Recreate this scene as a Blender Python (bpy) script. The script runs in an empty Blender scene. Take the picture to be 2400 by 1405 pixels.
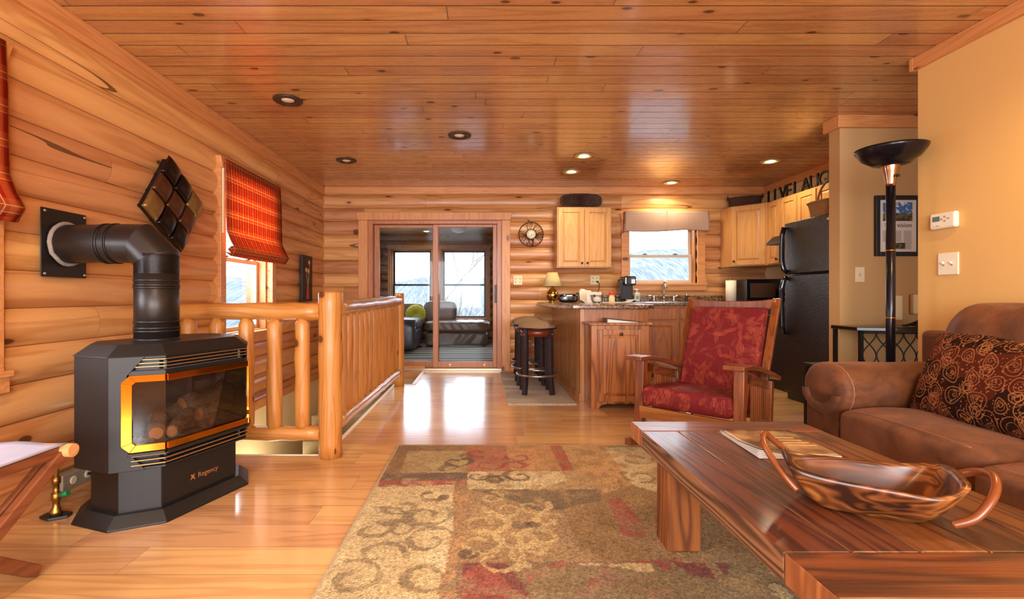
import bpy, bmesh, math, random
import numpy as np
from mathutils import Vector, Matrix
random.seed(7); rng = np.random.default_rng(7)
PI = math.pi
R = math.radians
scene = bpy.context.scene
COL = scene.collection
# ------------------------------------------------------------------ camera, view, world, large lights
cam_d = bpy.data.cameras.new('camera'); cam = bpy.data.objects.new('camera', cam_d); COL.objects.link(cam)
cam_d.sensor_width = 36; cam_d.lens = 17.0
cam_d.shift_x = 0.0292; cam_d.shift_y = -0.0040
cam_d.clip_start = 0.05; cam_d.clip_end = 300
cam.location = (0, 0, 1.0); cam.rotation_euler = (R(90), 0, 0)
scene.camera = cam
vs = scene.view_settings
vs.view_transform = 'Standard'; vs.look = 'None'; vs.gamma = 1; vs.exposure = 0.66; vs.use_curve_mapping = False
w = bpy.data.worlds.new('world'); scene.world = w; w.use_nodes = True
bg = w.node_tree.nodes['Background']; bg.inputs[0].default_value = (0.86, 0.93, 1.0, 1); bg.inputs[1].default_value = 4.0
scene.cycles.max_bounces = 8; scene.cycles.diffuse_bounces = 5; scene.cycles.glossy_bounces = 4
scene.cycles.transparent_max_bounces = 16; scene.cycles.transmission_bounces = 6
scene.cycles.caustics_reflective = False; scene.cycles.caustics_refractive = False
scene.cycles.sample_clamp_indirect = 6; scene.cycles.use_denoising = True

def area(name, loc, rot, sx, sy, power, col=(1, .97, .93)):
    l = bpy.data.lights.new(name, 'AREA'); l.shape = 'RECTANGLE'; l.size = sx; l.size_y = sy; l.energy = power; l.color = col
    o = bpy.data.objects.new(name, l); COL.objects.link(o); o.location = loc; o.rotation_euler = rot; return o
def lamp(name, loc, power, col, radius=.04, spot=None):
    l = bpy.data.lights.new(name, 'SPOT' if spot else 'POINT'); l.energy = power; l.color = col; l.shadow_soft_size = radius
    if spot: l.spot_size = R(spot); l.spot_blend = .6
    o = bpy.data.objects.new(name, l); COL.objects.link(o); o.location = loc; return o
DAY = (.95, .97, 1)
# area lights added to brighten the room beyond real daylight: at openings in the unseen wall_back, at the left windows, kitchen window and sunroom
area('fill_back_left', (-0.9, -2.55, 1.35), (R(90), 0, 0), 1.7, 1.5, 105, DAY)
area('fill_back_right', (1.4, -2.55, 1.35), (R(90), 0, 0), 1.7, 1.5, 105, DAY)
area('daylight_side', (-2.5, 4.37, 1.7), (R(90), R(14), R(-90)), .9, 1.3, 60, (.9, .95, 1))
area('daylight_side_near', (-2.5, 1.5, 1.7), (R(90), R(14), R(-90)), .9, 1.3, 45, (.9, .95, 1))
area('daylight_sunroom', (-0.6, 10.9, 2.9), (R(-60), 0, 0), 3.6, 1.6, 150, (.9, .95, 1))
lamp('stairwell_fill', (-1.85, 4.2, -.75), 14, (1, .88, .68), .1)  # added light with no fixture, brightens the stairwell
area('daylight_kitchen', (2.4, 6.95, 2.35), (R(-58), 0, 0), 1.0, .8, 30, (.9, .95, 1))

# ------------------------------------------------------------------ helpers
def srgb(h):
    h = h.lstrip('#'); c = [int(h[i:i+2], 16)/255 for i in (0, 2, 4)]
    return tuple((x/12.92 if x <= .04045 else ((x+.055)/1.055)**2.4) for x in c)
def rgba(h): return (*srgb(h), 1) if isinstance(h, str) else (*h[:3], 1)

class MB:
    def __init__(s, M=None): s.v = []; s.f = []; s.M = M or Matrix(); s.sm = []
    def add(s, vs, fs, smooth=False):
        n = len(s.v); s.v += [tuple(s.M @ Vector(p)) for p in vs]
        s.f += [tuple(i+n for i in f) for f in fs]; s.sm += [smooth]*len(fs); return s
    def box(s, x0, x1, y0, y1, z0, z1):
        x0, x1 = sorted((x0, x1)); y0, y1 = sorted((y0, y1)); z0, z1 = sorted((z0, z1))
        v = [(x0,y0,z0),(x1,y0,z0),(x1,y1,z0),(x0,y1,z0),(x0,y0,z1),(x1,y0,z1),(x1,y1,z1),(x0,y1,z1)]
        return s.add(v, [(3,2,1,0),(4,5,6,7),(0,1,5,4),(1,2,6,5),(2,3,7,6),(3,0,4,7)])
    def cbox(s, cx, cy, cz, sx, sy, sz): return s.box(cx-sx/2, cx+sx/2, cy-sy/2, cy+sy/2, cz-sz/2, cz+sz/2)
    def hexa(s, p):   # 8 points, bottom 4 ccw then top 4
        return s.add(p, [(3,2,1,0),(4,5,6,7),(0,1,5,4),(1,2,6,5),(2,3,7,6),(3,0,4,7)])
    def beam(s, a, b, w, h, up=(0,0,1)):   # box along a->b
        a = Vector(a); b = Vector(b); d = (b-a).normalized(); u = Vector(up)
        r = d.cross(u).normalized(); u = r.cross(d).normalized()
        o = [(-w/2,-h/2),(w/2,-h/2),(w/2,h/2),(-w/2,h/2)]
        A = [a + r*x + u*y for x, y in o]; B = [b + r*x + u*y for x, y in o]
        return s.add(A+B, [(0,1,2,3),(7,6,5,4),(0,4,5,1),(1,5,6,2),(2,6,7,3),(3,7,4,0)])
    def prism(s, poly, a, b, axis='z', smooth=False):
        n = len(poly)
        def P(p, t):
            if axis == 'z': return (p[0], p[1], t)
            if axis == 'x': return (t, p[0], p[1])
            return (p[0], t, p[1])
        v = [P(p, a) for p in poly] + [P(p, b) for p in poly]
        f = [tuple(range(n))[::-1], tuple(range(n, 2*n))]
        s.add(v, f); m = len(s.v)-2*n
        for i in range(n):
            j = (i+1) % n; s.f.append((m+i, m+j, m+n+j, m+n+i)); s.sm.append(smooth)
        return s
    def tube(s, pts, rad, n=12, caps=True, closed=False, squash=None):
        pts = [Vector(p) for p in pts]; k = len(pts)
        if not isinstance(rad, (list, tuple)): rad = [rad]*k
        vs = []; up = None
        for i, p in enumerate(pts):
            if closed: d = pts[(i+1) % k]-pts[i-1]
            else: d = pts[min(i+1, k-1)]-pts[max(i-1, 0)]
            d.normalize()
            if up is None: up = Vector((0,0,1)) if abs(d.z) < .9 else Vector((1,0,0))
            r = d.cross(up)
            if r.length < 1e-5: r = d.orthogonal()
            r.normalize(); up = r.cross(d).normalized()
            for j in range(n):
                a = 2*PI*j/n; vs.append(p + (r*math.cos(a) + up*math.sin(a)*(squash or 1))*rad[i])
        fs = []
        for i in range(k if closed else k-1):
            i2 = (i+1) % k
            for j in range(n):
                j2 = (j+1) % n; fs.append((i*n+j, i*n+j2, i2*n+j2, i2*n+j))
        s.add(vs, fs, True)
        if caps and not closed:
            m = len(s.v)-len(vs); s.f += [tuple(m+j for j in range(n))[::-1], tuple(m+(k-1)*n+j for j in range(n))]; s.sm += [False, False]
        return s
    def cyl(s, a, b, r, r2=None, n=20): return s.tube([a, b], [r, r if r2 is None else r2], n)
    def lathe(s, prof, c=(0,0,0), n=32, sx=1, sy=1, smooth=True):
        vs = []; k = len(prof)
        for r, z in prof:
            for j in range(n):
                a = 2*PI*j/n; vs.append((c[0]+r*math.cos(a)*sx, c[1]+r*math.sin(a)*sy, c[2]+z))
        fs = [(i*n+j, i*n+(j+1)%n, (i+1)*n+(j+1)%n, (i+1)*n+j) for i in range(k-1) for j in range(n)]
        s.add(vs, fs, smooth); m = len(s.v)-len(vs)
        if prof[0][0] > 1e-4: s.f.append(tuple(m+j for j in range(n))[::-1]); s.sm.append(False)
        if prof[-1][0] > 1e-4: s.f.append(tuple(m+(k-1)*n+j for j in range(n))); s.sm.append(False)
        return s
    def surf(s, fn, nu, nv, cu=False, cv=False, smooth=True):
        U = nu if cu else nu+1; V = nv if cv else nv+1
        vs = [fn(i/nu, j/nv) for i in range(U) for j in range(V)]
        fs = [(i*V+j, ((i+1) % U)*V+j, ((i+1) % U)*V+(j+1) % V, i*V+(j+1) % V) for i in range(nu) for j in range(nv)]
        return s.add(vs, fs, smooth)
    def cushion(s, c, sx, sy, sz, e=.35, n=14, fn=None):  # superquadric box: soft cushion
        vs = []; idx = {}; fs = []
        def P(q):
            x, y, z = q
            m = max(abs(x), abs(y), abs(z)); p = 2/e
            L = (abs(x)**p+abs(y)**p+abs(z)**p)**(1/p)
            x, y, z = x/L, y/L, z/L
            r = (x*sx/2, y*sy/2, z*sz/2)
            if fn: r = fn(*r)
            return (c[0]+r[0], c[1]+r[1], c[2]+r[2])
        def vid(q):
            k = tuple(round(t*1000) for t in q)
            if k not in idx: idx[k] = len(vs); vs.append(P(q))
            return idx[k]
        g = [math.tan((-1+2*i/n)*PI/4) for i in range(n+1)]
        for ax in range(3):
            for sg in (-1, 1):
                for i in range(n):
                    for j in range(n):
                        q = []
                        for a, b in ((g[i], g[j]), (g[i+1], g[j]), (g[i+1], g[j+1]), (g[i], g[j+1])):
                            t = [0,0,0]; t[ax] = sg; t[(ax+1) % 3] = a; t[(ax+2) % 3] = b; q.append(vid(tuple(t)))
                        fs.append(tuple(q if sg > 0 else q[::-1]))
        return s.add(vs, fs, True)
    def obj(s, name, mat=None, parent=None, bevel=0, seg=2, sub=0):
        me = bpy.data.meshes.new(name); me.from_pydata(s.v, [], s.f)
        me.polygons.foreach_set('use_smooth', s.sm)
        if mat: me.materials.append(mat)
        me.update()
        o = bpy.data.objects.new(name, me); COL.objects.link(o)
        if parent is not None: o.parent = parent
        if bevel:
            b = o.modifiers.new('bevel', 'BEVEL'); b.width = bevel; b.segments = seg; b.limit_method = 'ANGLE'; b.angle_limit = R(35)
            b.harden_normals = False
        if sub:
            b = o.modifiers.new('sub', 'SUBSURF'); b.levels = sub; b.render_levels = sub
        return o

def thing(name, label, cat, loc=(0,0,0), rz=0, group=None):
    o = bpy.data.objects.new(name, None); COL.objects.link(o); o.empty_display_size = .1
    o.location = loc; o.rotation_euler = (0, 0, rz); o['label'] = label; o['category'] = cat
    if group: o['group'] = group
    return o
def tag(o, label, cat, group=None, kind=None):
    o['label'] = label; o['category'] = cat
    if group: o['group'] = group
    if kind: o['kind'] = kind
    return o
def struct(o, label=None):
    o['kind'] = 'structure'
    if label: o['label'] = label
    return o
def dup(o, parent=None, loc=None, rz=None, label=None):
    c = o.copy(); COL.objects.link(c)
    if parent is not None: c.parent = parent
    if loc is not None: c.location = loc
    if rz is not None: c.rotation_euler = (0, 0, rz)
    if label: c['label'] = label
    for ch in [x for x in list(bpy.data.objects) if x.parent == o]: dup(ch, c)
    return c
def text_mesh(txt, size, depth=.001, align='CENTER'):
    cu = bpy.data.curves.new('text', 'FONT'); cu.body = txt; cu.size = size; cu.extrude = depth; cu.align_x = align; cu.align_y = 'CENTER'; cu.resolution_u = 3
    o = bpy.data.objects.new('text', cu); COL.objects.link(o)
    me = bpy.data.meshes.new_from_object(o.evaluated_get(bpy.context.evaluated_depsgraph_get()))
    bpy.data.objects.remove(o); return me
def text(name, txt, size, mat, parent, M, depth=.001, align='CENTER', sx=1.0, label=None):
    me = text_mesh(txt, size, depth, align); me.transform(M @ Matrix.Diagonal((sx, 1, 1, 1))); me.materials.clear(); me.materials.append(mat)
    o = bpy.data.objects.new(name, me); COL.objects.link(o)
    if parent is not None: o.parent = parent
    if label: o['label'] = label
    return o

# ------------------------------------------------------------------ node helpers / materials
class NT:
    def __init__(s, name):
        s.m = bpy.data.materials.new(name); s.m.use_nodes = True; s.t = s.m.node_tree; s.n = s.t.nodes; s.l = s.t.links
        s.b = s.n['Principled BSDF']; s.out = s.n['Material Output']
    def put(s, sock, v):
        if hasattr(v, 'is_output') or isinstance(v, bpy.types.NodeSocket): s.l.new(v, sock)
        else: sock.default_value = v
    def math(s, op, a, b=None, c=None, clamp=False):
        n = s.n.new('ShaderNodeMath'); n.operation = op; n.use_clamp = clamp; s.put(n.inputs[0], a)
        if b is not None: s.put(n.inputs[1], b)
        if c is not None: s.put(n.inputs[2], c)
        return n.outputs[0]
    def coord(s, kind='Object'): return s.n.new('ShaderNodeTexCoord').outputs[kind]
    def sep(s, v):
        n = s.n.new('ShaderNodeSeparateXYZ'); s.l.new(v, n.inputs[0]); return n.outputs
    def comb(s, x, y, z):
        n = s.n.new('ShaderNodeCombineXYZ')
        for i, q in enumerate((x, y, z)): s.put(n.inputs[i], q)
        return n.outputs[0]
    def noise(s, v, scale=1, detail=3, rough=.5, dist=0, dim='3D'):
        n = s.n.new('ShaderNodeTexNoise'); n.noise_dimensions = dim; s.l.new(v, n.inputs['Vector'])
        n.inputs['Scale'].default_value = scale; n.inputs['Detail'].default_value = detail; n.inputs['Roughness'].default_value = rough
        n.inputs['Distortion'].default_value = dist; return n.outputs[0]
    def vor(s, v, scale=1, feature='F1', rand=1):
        n = s.n.new('ShaderNodeTexVoronoi'); n.feature = feature; s.l.new(v, n.inputs['Vector']); n.inputs['Scale'].default_value = scale
        n.inputs['Randomness'].default_value = rand; return n
    def white(s, x, y=0.0):
        n = s.n.new('ShaderNodeTexWhiteNoise'); n.noise_dimensions = '2D'; s.l.new(s.comb(x, y, 0.0), n.inputs['Vector']); return n.outputs[0]
    def mix(s, f, a, b, mode='MIX'):
        n = s.n.new('ShaderNodeMix'); n.data_type = 'RGBA'; n.blend_type = mode; s.put(n.inputs[0], f)
        s.put(n.inputs[6], rgba(a) if isinstance(a, (str, tuple)) else a); s.put(n.inputs[7], rgba(b) if isinstance(b, (str, tuple)) else b)
        return n.outputs[2]
    def ramp(s, f, stops):
        n = s.n.new('ShaderNodeValToRGB'); s.l.new(f, n.inputs[0]); e = n.color_ramp.elements
        while len(e) > len(stops): e.remove(e[-1])
        while len(e) < len(stops): e.new(.5)
        for q, (p, c) in zip(e, stops): q.position = p; q.color = rgba(c)
        return n.outputs[0]
    def sstep(s, v, lo, hi):
        n = s.n.new('ShaderNodeMapRange'); n.interpolation_type = 'SMOOTHSTEP'; s.put(n.inputs[0], v)
        n.inputs[1].default_value = lo; n.inputs[2].default_value = hi; return n.outputs[0]
    def hsv(s, c, h=.5, sat=1, v=1):
        n = s.n.new('ShaderNodeHueSaturation'); s.put(n.inputs['Color'], c); s.put(n.inputs['Hue'], h); s.put(n.inputs['Saturation'], sat); s.put(n.inputs['Value'], v); return n.outputs[0]
    def bump(s, h, strength=.3, dist=.002):
        n = s.n.new('ShaderNodeBump'); n.inputs['Strength'].default_value = strength; n.inputs['Distance'].default_value = dist
        s.l.new(h, n.inputs['Height']); s.l.new(n.outputs[0], s.b.inputs['Normal']); return n
    def set(s, base=None, rough=None, metal=None, spec=None, **k):
        if base is not None: s.put(s.b.inputs['Base Color'], rgba(base) if isinstance(base, (str, tuple)) else base)
        if rough is not None: s.put(s.b.inputs['Roughness'], rough)
        if metal is not None: s.b.inputs['Metallic'].default_value = metal
        if spec is not None: s.b.inputs['Specular IOR Level'].default_value = spec
        for a, v in k.items(): s.put(s.b.inputs[a.replace('_', ' ')], v)
        return s.m

def wood(name, light, dark, long='X', cross='Z', w=None, phase=0, seg=0, rough=.35, knots=0.0, knotc='#4a2410', grain=1.0, var=.25,
         scale=1.0, gap=0, spec=.5, kscale=3.0, bump=.15, ringf=9.0, coat=0, crack=0):
    t = NT(name); xyz = t.sep(t.coord()); ax = 'XYZ'
    L = xyz[ax.index(long)]; Cc = xyz[ax.index(cross)]; T = xyz[[i for i in range(3) if ax[i] not in (long, cross)][0]]
    if w:
        row = t.math('FLOOR', t.math('DIVIDE', t.math('SUBTRACT', Cc, phase), w)); r1 = t.white(row, 3.7)
    else: row = 0.0; r1 = 0.31
    if seg:
        Ls = t.math('ADD', L, t.math('MULTIPLY', r1, seg*9.0) if w else 0.0)
        sg = t.math('FLOOR', t.math('DIVIDE', Ls, seg)); r2 = t.white(row, sg)
    else: r2 = r1
    off = t.math('MULTIPLY', r2, 37.0) if (w or seg) else 0.0
    gc = t.comb(t.math('ADD', t.math('MULTIPLY', L, 1.3*scale), off), t.math('MULTIPLY', Cc, 14*scale), t.math('ADD', t.math('MULTIPLY', T, 14*scale), off))
    n1 = t.noise(gc, .55, 2, .5, .6)
    rings = t.math('SINE', t.math('MULTIPLY', n1, ringf*6.28))
    rings = t.math('MULTIPLY_ADD', rings, .5, .5)
    fc = t.comb(t.math('MULTIPLY', L, 6*scale), t.math('MULTIPLY', Cc, 160*scale), t.math('MULTIPLY', T, 160*scale))
    n2 = t.noise(fc, 1, 3, .6)
    g = t.math('ADD', t.math('MULTIPLY', t.math('POWER', rings, 2.6 if grain <= 1 else 1.5), .42*grain), t.math('MULTIPLY', n2, .42*grain))
    g = t.math('ADD', g, t.math('MULTIPLY', t.noise(gc, .25, 2), .35))
    col = t.mix(t.math('SUBTRACT', g, .15, clamp=True), light, dark)
    if w or seg:
        col = t.hsv(col, t.math('MULTIPLY_ADD', t.math('SUBTRACT', r2, .5), .018, .5), 1.0, t.math('MULTIPLY_ADD', t.math('SUBTRACT', r2, .5), var, 1.0))
    if knots > 0:
        kc = t.comb(t.math('ADD', t.math('MULTIPLY', L, kscale*.5), off), t.math('ADD', t.math('MULTIPLY', Cc, kscale), t.math('MULTIPLY', T, kscale)), 0.0)
        v = t.vor(kc, 1.0); v.voronoi_dimensions = '2D'; d = v.outputs['Distance']; rc = t.sep(v.outputs['Color'])[0]
        on = t.math('LESS_THAN', rc, knots)
        d2 = t.math('SUBTRACT', d, t.math('MULTIPLY', t.sep(v.outputs['Color'])[1], .035))
        m = t.math('MULTIPLY', t.math('SUBTRACT', 1.0, t.sstep(d2, .03, .06)), on)
        halo = t.math('MULTIPLY', t.math('MULTIPLY', t.math('SUBTRACT', 1.0, t.sstep(d2, .03, .16)), on), .35)
        col = t.mix(halo, col, dark); col = t.mix(t.math('MULTIPLY', m, .85), col, knotc)
    if crack:
        ck = t.noise(t.comb(t.math('ADD', t.math('MULTIPLY', L, .28), off), t.math('MULTIPLY', Cc, 5.0), t.math('MULTIPLY', off, .37) if off != 0.0 else 0.0), 1.0, 1, .5)
        on2 = t.math('GREATER_THAN', t.white(row, 8.1), 1-crack)
        cm = t.math('MULTIPLY', t.math('LESS_THAN', t.math('ABSOLUTE', t.math('SUBTRACT', ck, .5)), .003), on2)
        col = t.mix(t.math('MULTIPLY', cm, .75), col, '#2e150a')
    if gap:
        fr = t.math('FRACT', t.math('DIVIDE', t.math('SUBTRACT', Cc, phase), w)); e = t.math('MINIMUM', fr, t.math('SUBTRACT', 1.0, fr))
        gm = t.math('LESS_THAN', e, gap/w)
        if seg:
            fs = t.math('FRACT', t.math('DIVIDE', Ls, seg)); gm = t.math('MAXIMUM', gm, t.math('LESS_THAN', fs, gap*1.3/seg))
        col = t.mix(t.math('MULTIPLY', gm, .55), col, '#2a1206')
    t.set(col, t.math('MULTIPLY_ADD', n2, .18, rough-.09), spec=spec)
    if coat: t.b.inputs['Coat Weight'].default_value = coat; t.b.inputs['Coat Roughness'].default_value = .12
    t.bump(g, bump, .002)
    return t.m
def plain(name, c, rough=.5, metal=0, spec=.5, noise=0, nscale=40, bump=0, bd=.001, **k):
    t = NT(name); base = rgba(c)
    if noise or bump:
        n = t.noise(t.coord(), nscale, 4, .6)
        if noise: base = t.hsv(rgba(c), .5, 1, t.math('MULTIPLY_ADD', t.math('SUBTRACT', n, .5), noise*2, 1))
        if bump: t.bump(n, bump, bd)
    return t.set(base, rough, metal, spec, **k)
def emit(name, c, s):
    t = NT(name); t.b.inputs['Emission Color'].default_value = rgba(c); t.b.inputs['Emission Strength'].default_value = s
    return t.set(c, .4)
def glass(name, tint=(1,1,1), refl=1.0, dark=0):
    t = NT(name); g = t.n.new('ShaderNodeBsdfGlossy'); g.inputs['Roughness'].default_value = .01
    tr = t.n.new('ShaderNodeBsdfTransparent'); tr.inputs[0].default_value = (*tint, 1)
    fr = t.n.new('ShaderNodeFresnel'); fr.inputs[0].default_value = 1.45
    mx = t.n.new('ShaderNodeMixShader'); t.l.new(t.math('MULTIPLY', fr.outputs[0], refl), mx.inputs[0]); t.l.new(tr.outputs[0], mx.inputs[1]); t.l.new(g.outputs[0], mx.inputs[2])
    t.l.new(mx.outputs[0], t.out.inputs[0]); t.n.remove(t.b); return t.m
def vcol(name, rough=.9, bumpn=0, bscale=300, sheen=0, spec=.2, bd=.003, speck=0):
    t = NT(name); a = t.n.new('ShaderNodeAttribute'); a.attribute_name = 'pattern'; c = a.outputs['Color']
    if speck:
        n = t.noise(t.coord(), bscale*.7, 2, .6); c = t.hsv(c, .5, 1, t.math('MULTIPLY_ADD', t.math('SUBTRACT', n, .5), speck*2, 1))
    t.set(c, rough, spec=spec)
    if sheen: t.b.inputs['Sheen Weight'].default_value = sheen
    if bumpn: t.bump(t.noise(t.coord(), bscale, 3, .6), bumpn, bd)
    return t.m
def set_pattern(o, cols):   # per-vertex albedo (N,3) linear
    me = o.data; a = me.color_attributes.new('pattern', 'FLOAT_COLOR', 'POINT')
    c = np.ones((len(me.vertices), 4), dtype=np.float32); c[:, :3] = cols; a.data.foreach_set('color', c.ravel())
LIN = lambda h: np.array(srgb(h))
# ------------------------------------------------------------------ materials
H = 2.446; XL = -2.14; YF = 6.475
m_log_l = wood('pine_log_left', '#dfa66c', '#b06e3a', 'Y', 'Z', .175, .066, 2.9, rough=.36, knots=.26, kscale=3.2, var=.3, bump=.2, coat=.12, ringf=4, gap=.0022, crack=.35)
m_log_f = wood('pine_log_far', '#d6a06c', '#a66634', 'X', 'Z', .175, .066, 2.6, rough=.38, knots=.28, kscale=3.6, var=.36, bump=.2, coat=.1, ringf=4, gap=.0025, crack=.35)
m_ceil = wood('pine_ceiling', '#cc9862', '#a86e40', 'X', 'Y', .127, 0.0, 2.7, rough=.27, knots=.5, kscale=4.6, var=.26, bump=.06, coat=.7, ringf=4, gap=.0062)
m_trim_x = wood('pine_trim_x', '#d99a60', '#b8743e', 'X', 'Z', None, 0, 0, rough=.4, knots=.12, kscale=3.5)
m_trim_y = wood('pine_trim_y', '#d99a60', '#b8743e', 'Y', 'Z', None, 0, 0, rough=.4, knots=.12, kscale=3.5)
m_trim_z = wood('pine_trim_z', '#d99a60', '#b8743e', 'Z', 'X', None, 0, 0, rough=.4, knots=.12, kscale=3.5)
m_floor = wood('laminate_floor', '#dcae76', '#b28052', 'X', 'Y', .19, .02, 1.25, rough=.2, var=.22, gap=.0016, bump=.03, coat=.55, ringf=5, knots=0)
m_wall = plain('painted_wall', '#dbb06a', .8, noise=.03, nscale=60, bump=.1, bd=.001)
m_wall2 = plain('painted_hall_wall', '#c09a66', .85, noise=.04, nscale=60, bump=.1)
m_cream = plain('cream_drywall', '#e3cfa2', .85, noise=.02)
m_sunwood = wood('sunroom_log', '#8a5a32', '#5c3518', 'X', 'Z', .175, .066, 2.6, rough=.5, knots=.18, kscale=4.5, var=.3)
m_glass = glass('window_glass', (.97, .98, 1), .2)
m_black = plain('black_frame', '#1a1a1c', .4)
m_vinyl = plain('tan_sash', '#cfc3ae', .5)
m_carpet = plain('stair_carpet', '#8d7f63', .95, noise=.5, nscale=120, bump=.6, bd=.004)

# ------------------------------------------------------------------ relief walls (logs, grooved boards)
def log_prof(h, b):
    ts = [0, .03, .1, .2, .35, .5, .65, .8, .9, .97, 1]
    return [(t*h, b*(1-abs(2*t-1)**2.6)) for t in ts]
def groove_prof(h, g):
    return [(0, -g), (.0060, -g), (.0061, 0), (h-.0001, 0), (h, -g)]
def relief(name, mat, mp, u0, u1, v0, v1, h, phase, prof, openings=(), back=.12, smooth=True):
    mb = MB(); k = math.floor((v0-phase)/h)
    while phase+k*h < v1-1e-6:
        base = phase+k*h; pr = [(base+a, d) for a, d in prof]; k += 1
        cuts = sorted({v0, v1} | {q for o in openings for q in (o[2], o[3])})
        pts = [p for p in pr if v0-1e-9 <= p[0] <= v1+1e-9]
        for c in cuts:
            if base < c < base+h:
                for (a, da), (b, db) in zip(pr, pr[1:]):
                    if a < c < b: pts.append((c, da+(db-da)*(c-a)/(b-a)))
        pts = sorted(set(pts))
        for (a, da), (b, db) in zip(pts, pts[1:]):
            if b-a < 1e-6: continue
            mid = (a+b)/2; iv = [(u0, u1)]
            for o in openings:
                if o[2] < mid < o[3]:
                    iv = [q for s_, e_ in iv for q in ((s_, min(e_, o[0])), (max(s_, o[1]), e_)) if q[1]-q[0] > 1e-6]
            for s_, e_ in iv:
                mb.add([mp(s_, a, da), mp(e_, a, da), mp(e_, b, db), mp(s_, b, db)], [(0, 1, 2, 3)], smooth)
                for u in (s_, e_):
                    if u0 < u < u1: mb.add([mp(u, a, da), mp(u, b, db), mp(u, b, -back), mp(u, a, -back)], [(0, 1, 2, 3)], False)
    # weld rows inside one course for smooth shading is done by merging equal points
    o = mb.obj(name, mat); bm = bmesh.new(); bm.from_mesh(o.data)
    bmesh.ops.remove_doubles(bm, verts=bm.verts, dist=1e-5)
    for e in bm.edges:
        if len(e.link_faces) == 2 and e.calc_face_angle(0) > R(28): e.smooth = False
    bm.to_mesh(o.data); bm.free(); return o
LH = .175; LP = .066
LOGP = log_prof(LH, .038)
W1 = (1.02, 2.02, .62, 2.06); W2 = (3.93, 4.80, .62, 2.06)
wl = struct(relief('wall_left', m_log_l, lambda u, v, d: (XL+d, u, v), -2.6, YF, .0, 2.33, LH, LP, LOGP, [W1, W2], .16))
SLD = (-1.52, .26, -.02, 2.0); KW = (1.95, 2.86, 1.12, 2.04)
wf = struct(relief('wall_far', m_log_f, lambda u, v, d: (u, YF-d, v), XL, 3.78, .0, 2.35, LH, LP, LOGP, [SLD, KW], .16))
# outer shell behind the logs (thickness of the walls)
def shell(name, mat, boxes):
    mb = MB()
    for b in boxes: mb.box(*b)
    return struct(mb.obj(name, mat))
def wall_x(x0, x1, y0, y1, z0, z1, ops):   # slab with openings along y (ops: y0,y1,z0,z1)
    b = []; cur = y0
    for a, c, d, e in sorted(ops):
        b += [(x0, x1, cur, a, z0, z1), (x0, x1, a, c, z0, d), (x0, x1, a, c, e, z1)]; cur = c
    return b + [(x0, x1, cur, y1, z0, z1)]
def wall_y(y0, y1, x0, x1, z0, z1, ops):
    b = []; cur = x0
    for a, c, d, e in sorted(ops):
        b += [(cur, a, y0, y1, z0, z1), (a, c, y0, y1, e, z1)] + ([(a, c, y0, y1, z0, d)] if d > z0+.001 else []); cur = c
    return b + [(cur, x1, y0, y1, z0, z1)]
shell('wall_left_outer', m_sunwood, wall_x(XL-.2, XL-.012, -2.6, YF+.1, -.02, H, [W1, W2]))
shell('wall_far_outer', m_sunwood, wall_y(YF+.012, YF+.16, XL-.2, 4.9, -.02, H, [SLD, KW]))
shell('wall_back', m_wall, wall_y(-2.62, -2.5, XL-.2, 2.8, -.02, H, [(-1.8, 0.05, .55, 2.15), (.5, 2.3, .55, 2.15)]))
shell('wall_right', m_wall, [(2.65, 2.77, -2.6, 2.94, 0, H)])
shell('wall_hallway', m_wall2, [(2.877, 4.9, 3.89, 4.01, 0, H)])
shell('wall_kitchen', m_cream, [(3.78, 3.9, 4.01, 6.6, 0, H)])
shell('wall_hall_end', m_wall2, [(4.8, 4.9, -2.6, 3.89, 0, H)])
# stairwell
sw = shell('wall_stairwell', m_cream, [(-2.3, -2.10, 2.9, 6.6, -2.0, -.035), (-2.1, -.6, 6.46, 6.6, -2.0, -.10), (-2.1, -.9, 2.9, 3.02, -2.0, -.285), (-.98, -.9, 3.02, 4.7, -2.0, -.285)])
shell('trim_1', m_trim_y, [(-2.3, -2.085, 3.02, 6.46, -.06, .02)])
shell('trim_2', m_trim_x, [(-2.085, -.76, 6.43, 6.475, -.10, .06)])
# ceiling with grooves and roof slab
ce = struct(relief('ceiling', m_ceil, lambda u, v, d: (u, v, H-d), XL-.1, 4.9, -2.6, 6.6, .127, 0.0, groove_prof(.127, .013), [], .1, False))
shell('roof', m_sunwood, [(XL-.3, 5.0, -2.7, 6.7, H+.02, H+.15)])
# floor
fl = MB().box(XL-.1, 4.9, -2.6, 3.02, -.285, 0).box(-.98, 4.9, 3.02, 5.42, -.285, 0).box(-.76, 4.9, 5.42, 6.6, -.285, 0)
struct(fl.obj('floor', m_floor))
nos = MB().box(-2.1, -.96, 3.02, 3.035, -.05, .004).box(-.995, -.965, 3.02, 5.42, -.05, .004).box(-.79, -.745, 5.42, 6.46, -.05, .006).box(-.98, -.76, 5.42, 5.44, -.05, .004)
struct(nos.obj('trim_3', plain('floor_nosing', '#e8d8b8', .3), bevel=.003))
st = MB().box(-1.70, -.79, 4.80, 6.46, -1.9, -.19)
for k in range(8): st.box(-1.70, -.985, 4.80-.235*(k+1), 4.80-.235*k, -1.9, -.19-.18*(k+1))
struct(st.obj('stairs', m_carpet, bevel=.02, seg=3), 'stair flight with brown patterned carpet going down')
shell('stairwell_floor', m_cream, [(-2.1, -.9, 2.9, 6.5, -2.05, -1.95)])
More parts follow.
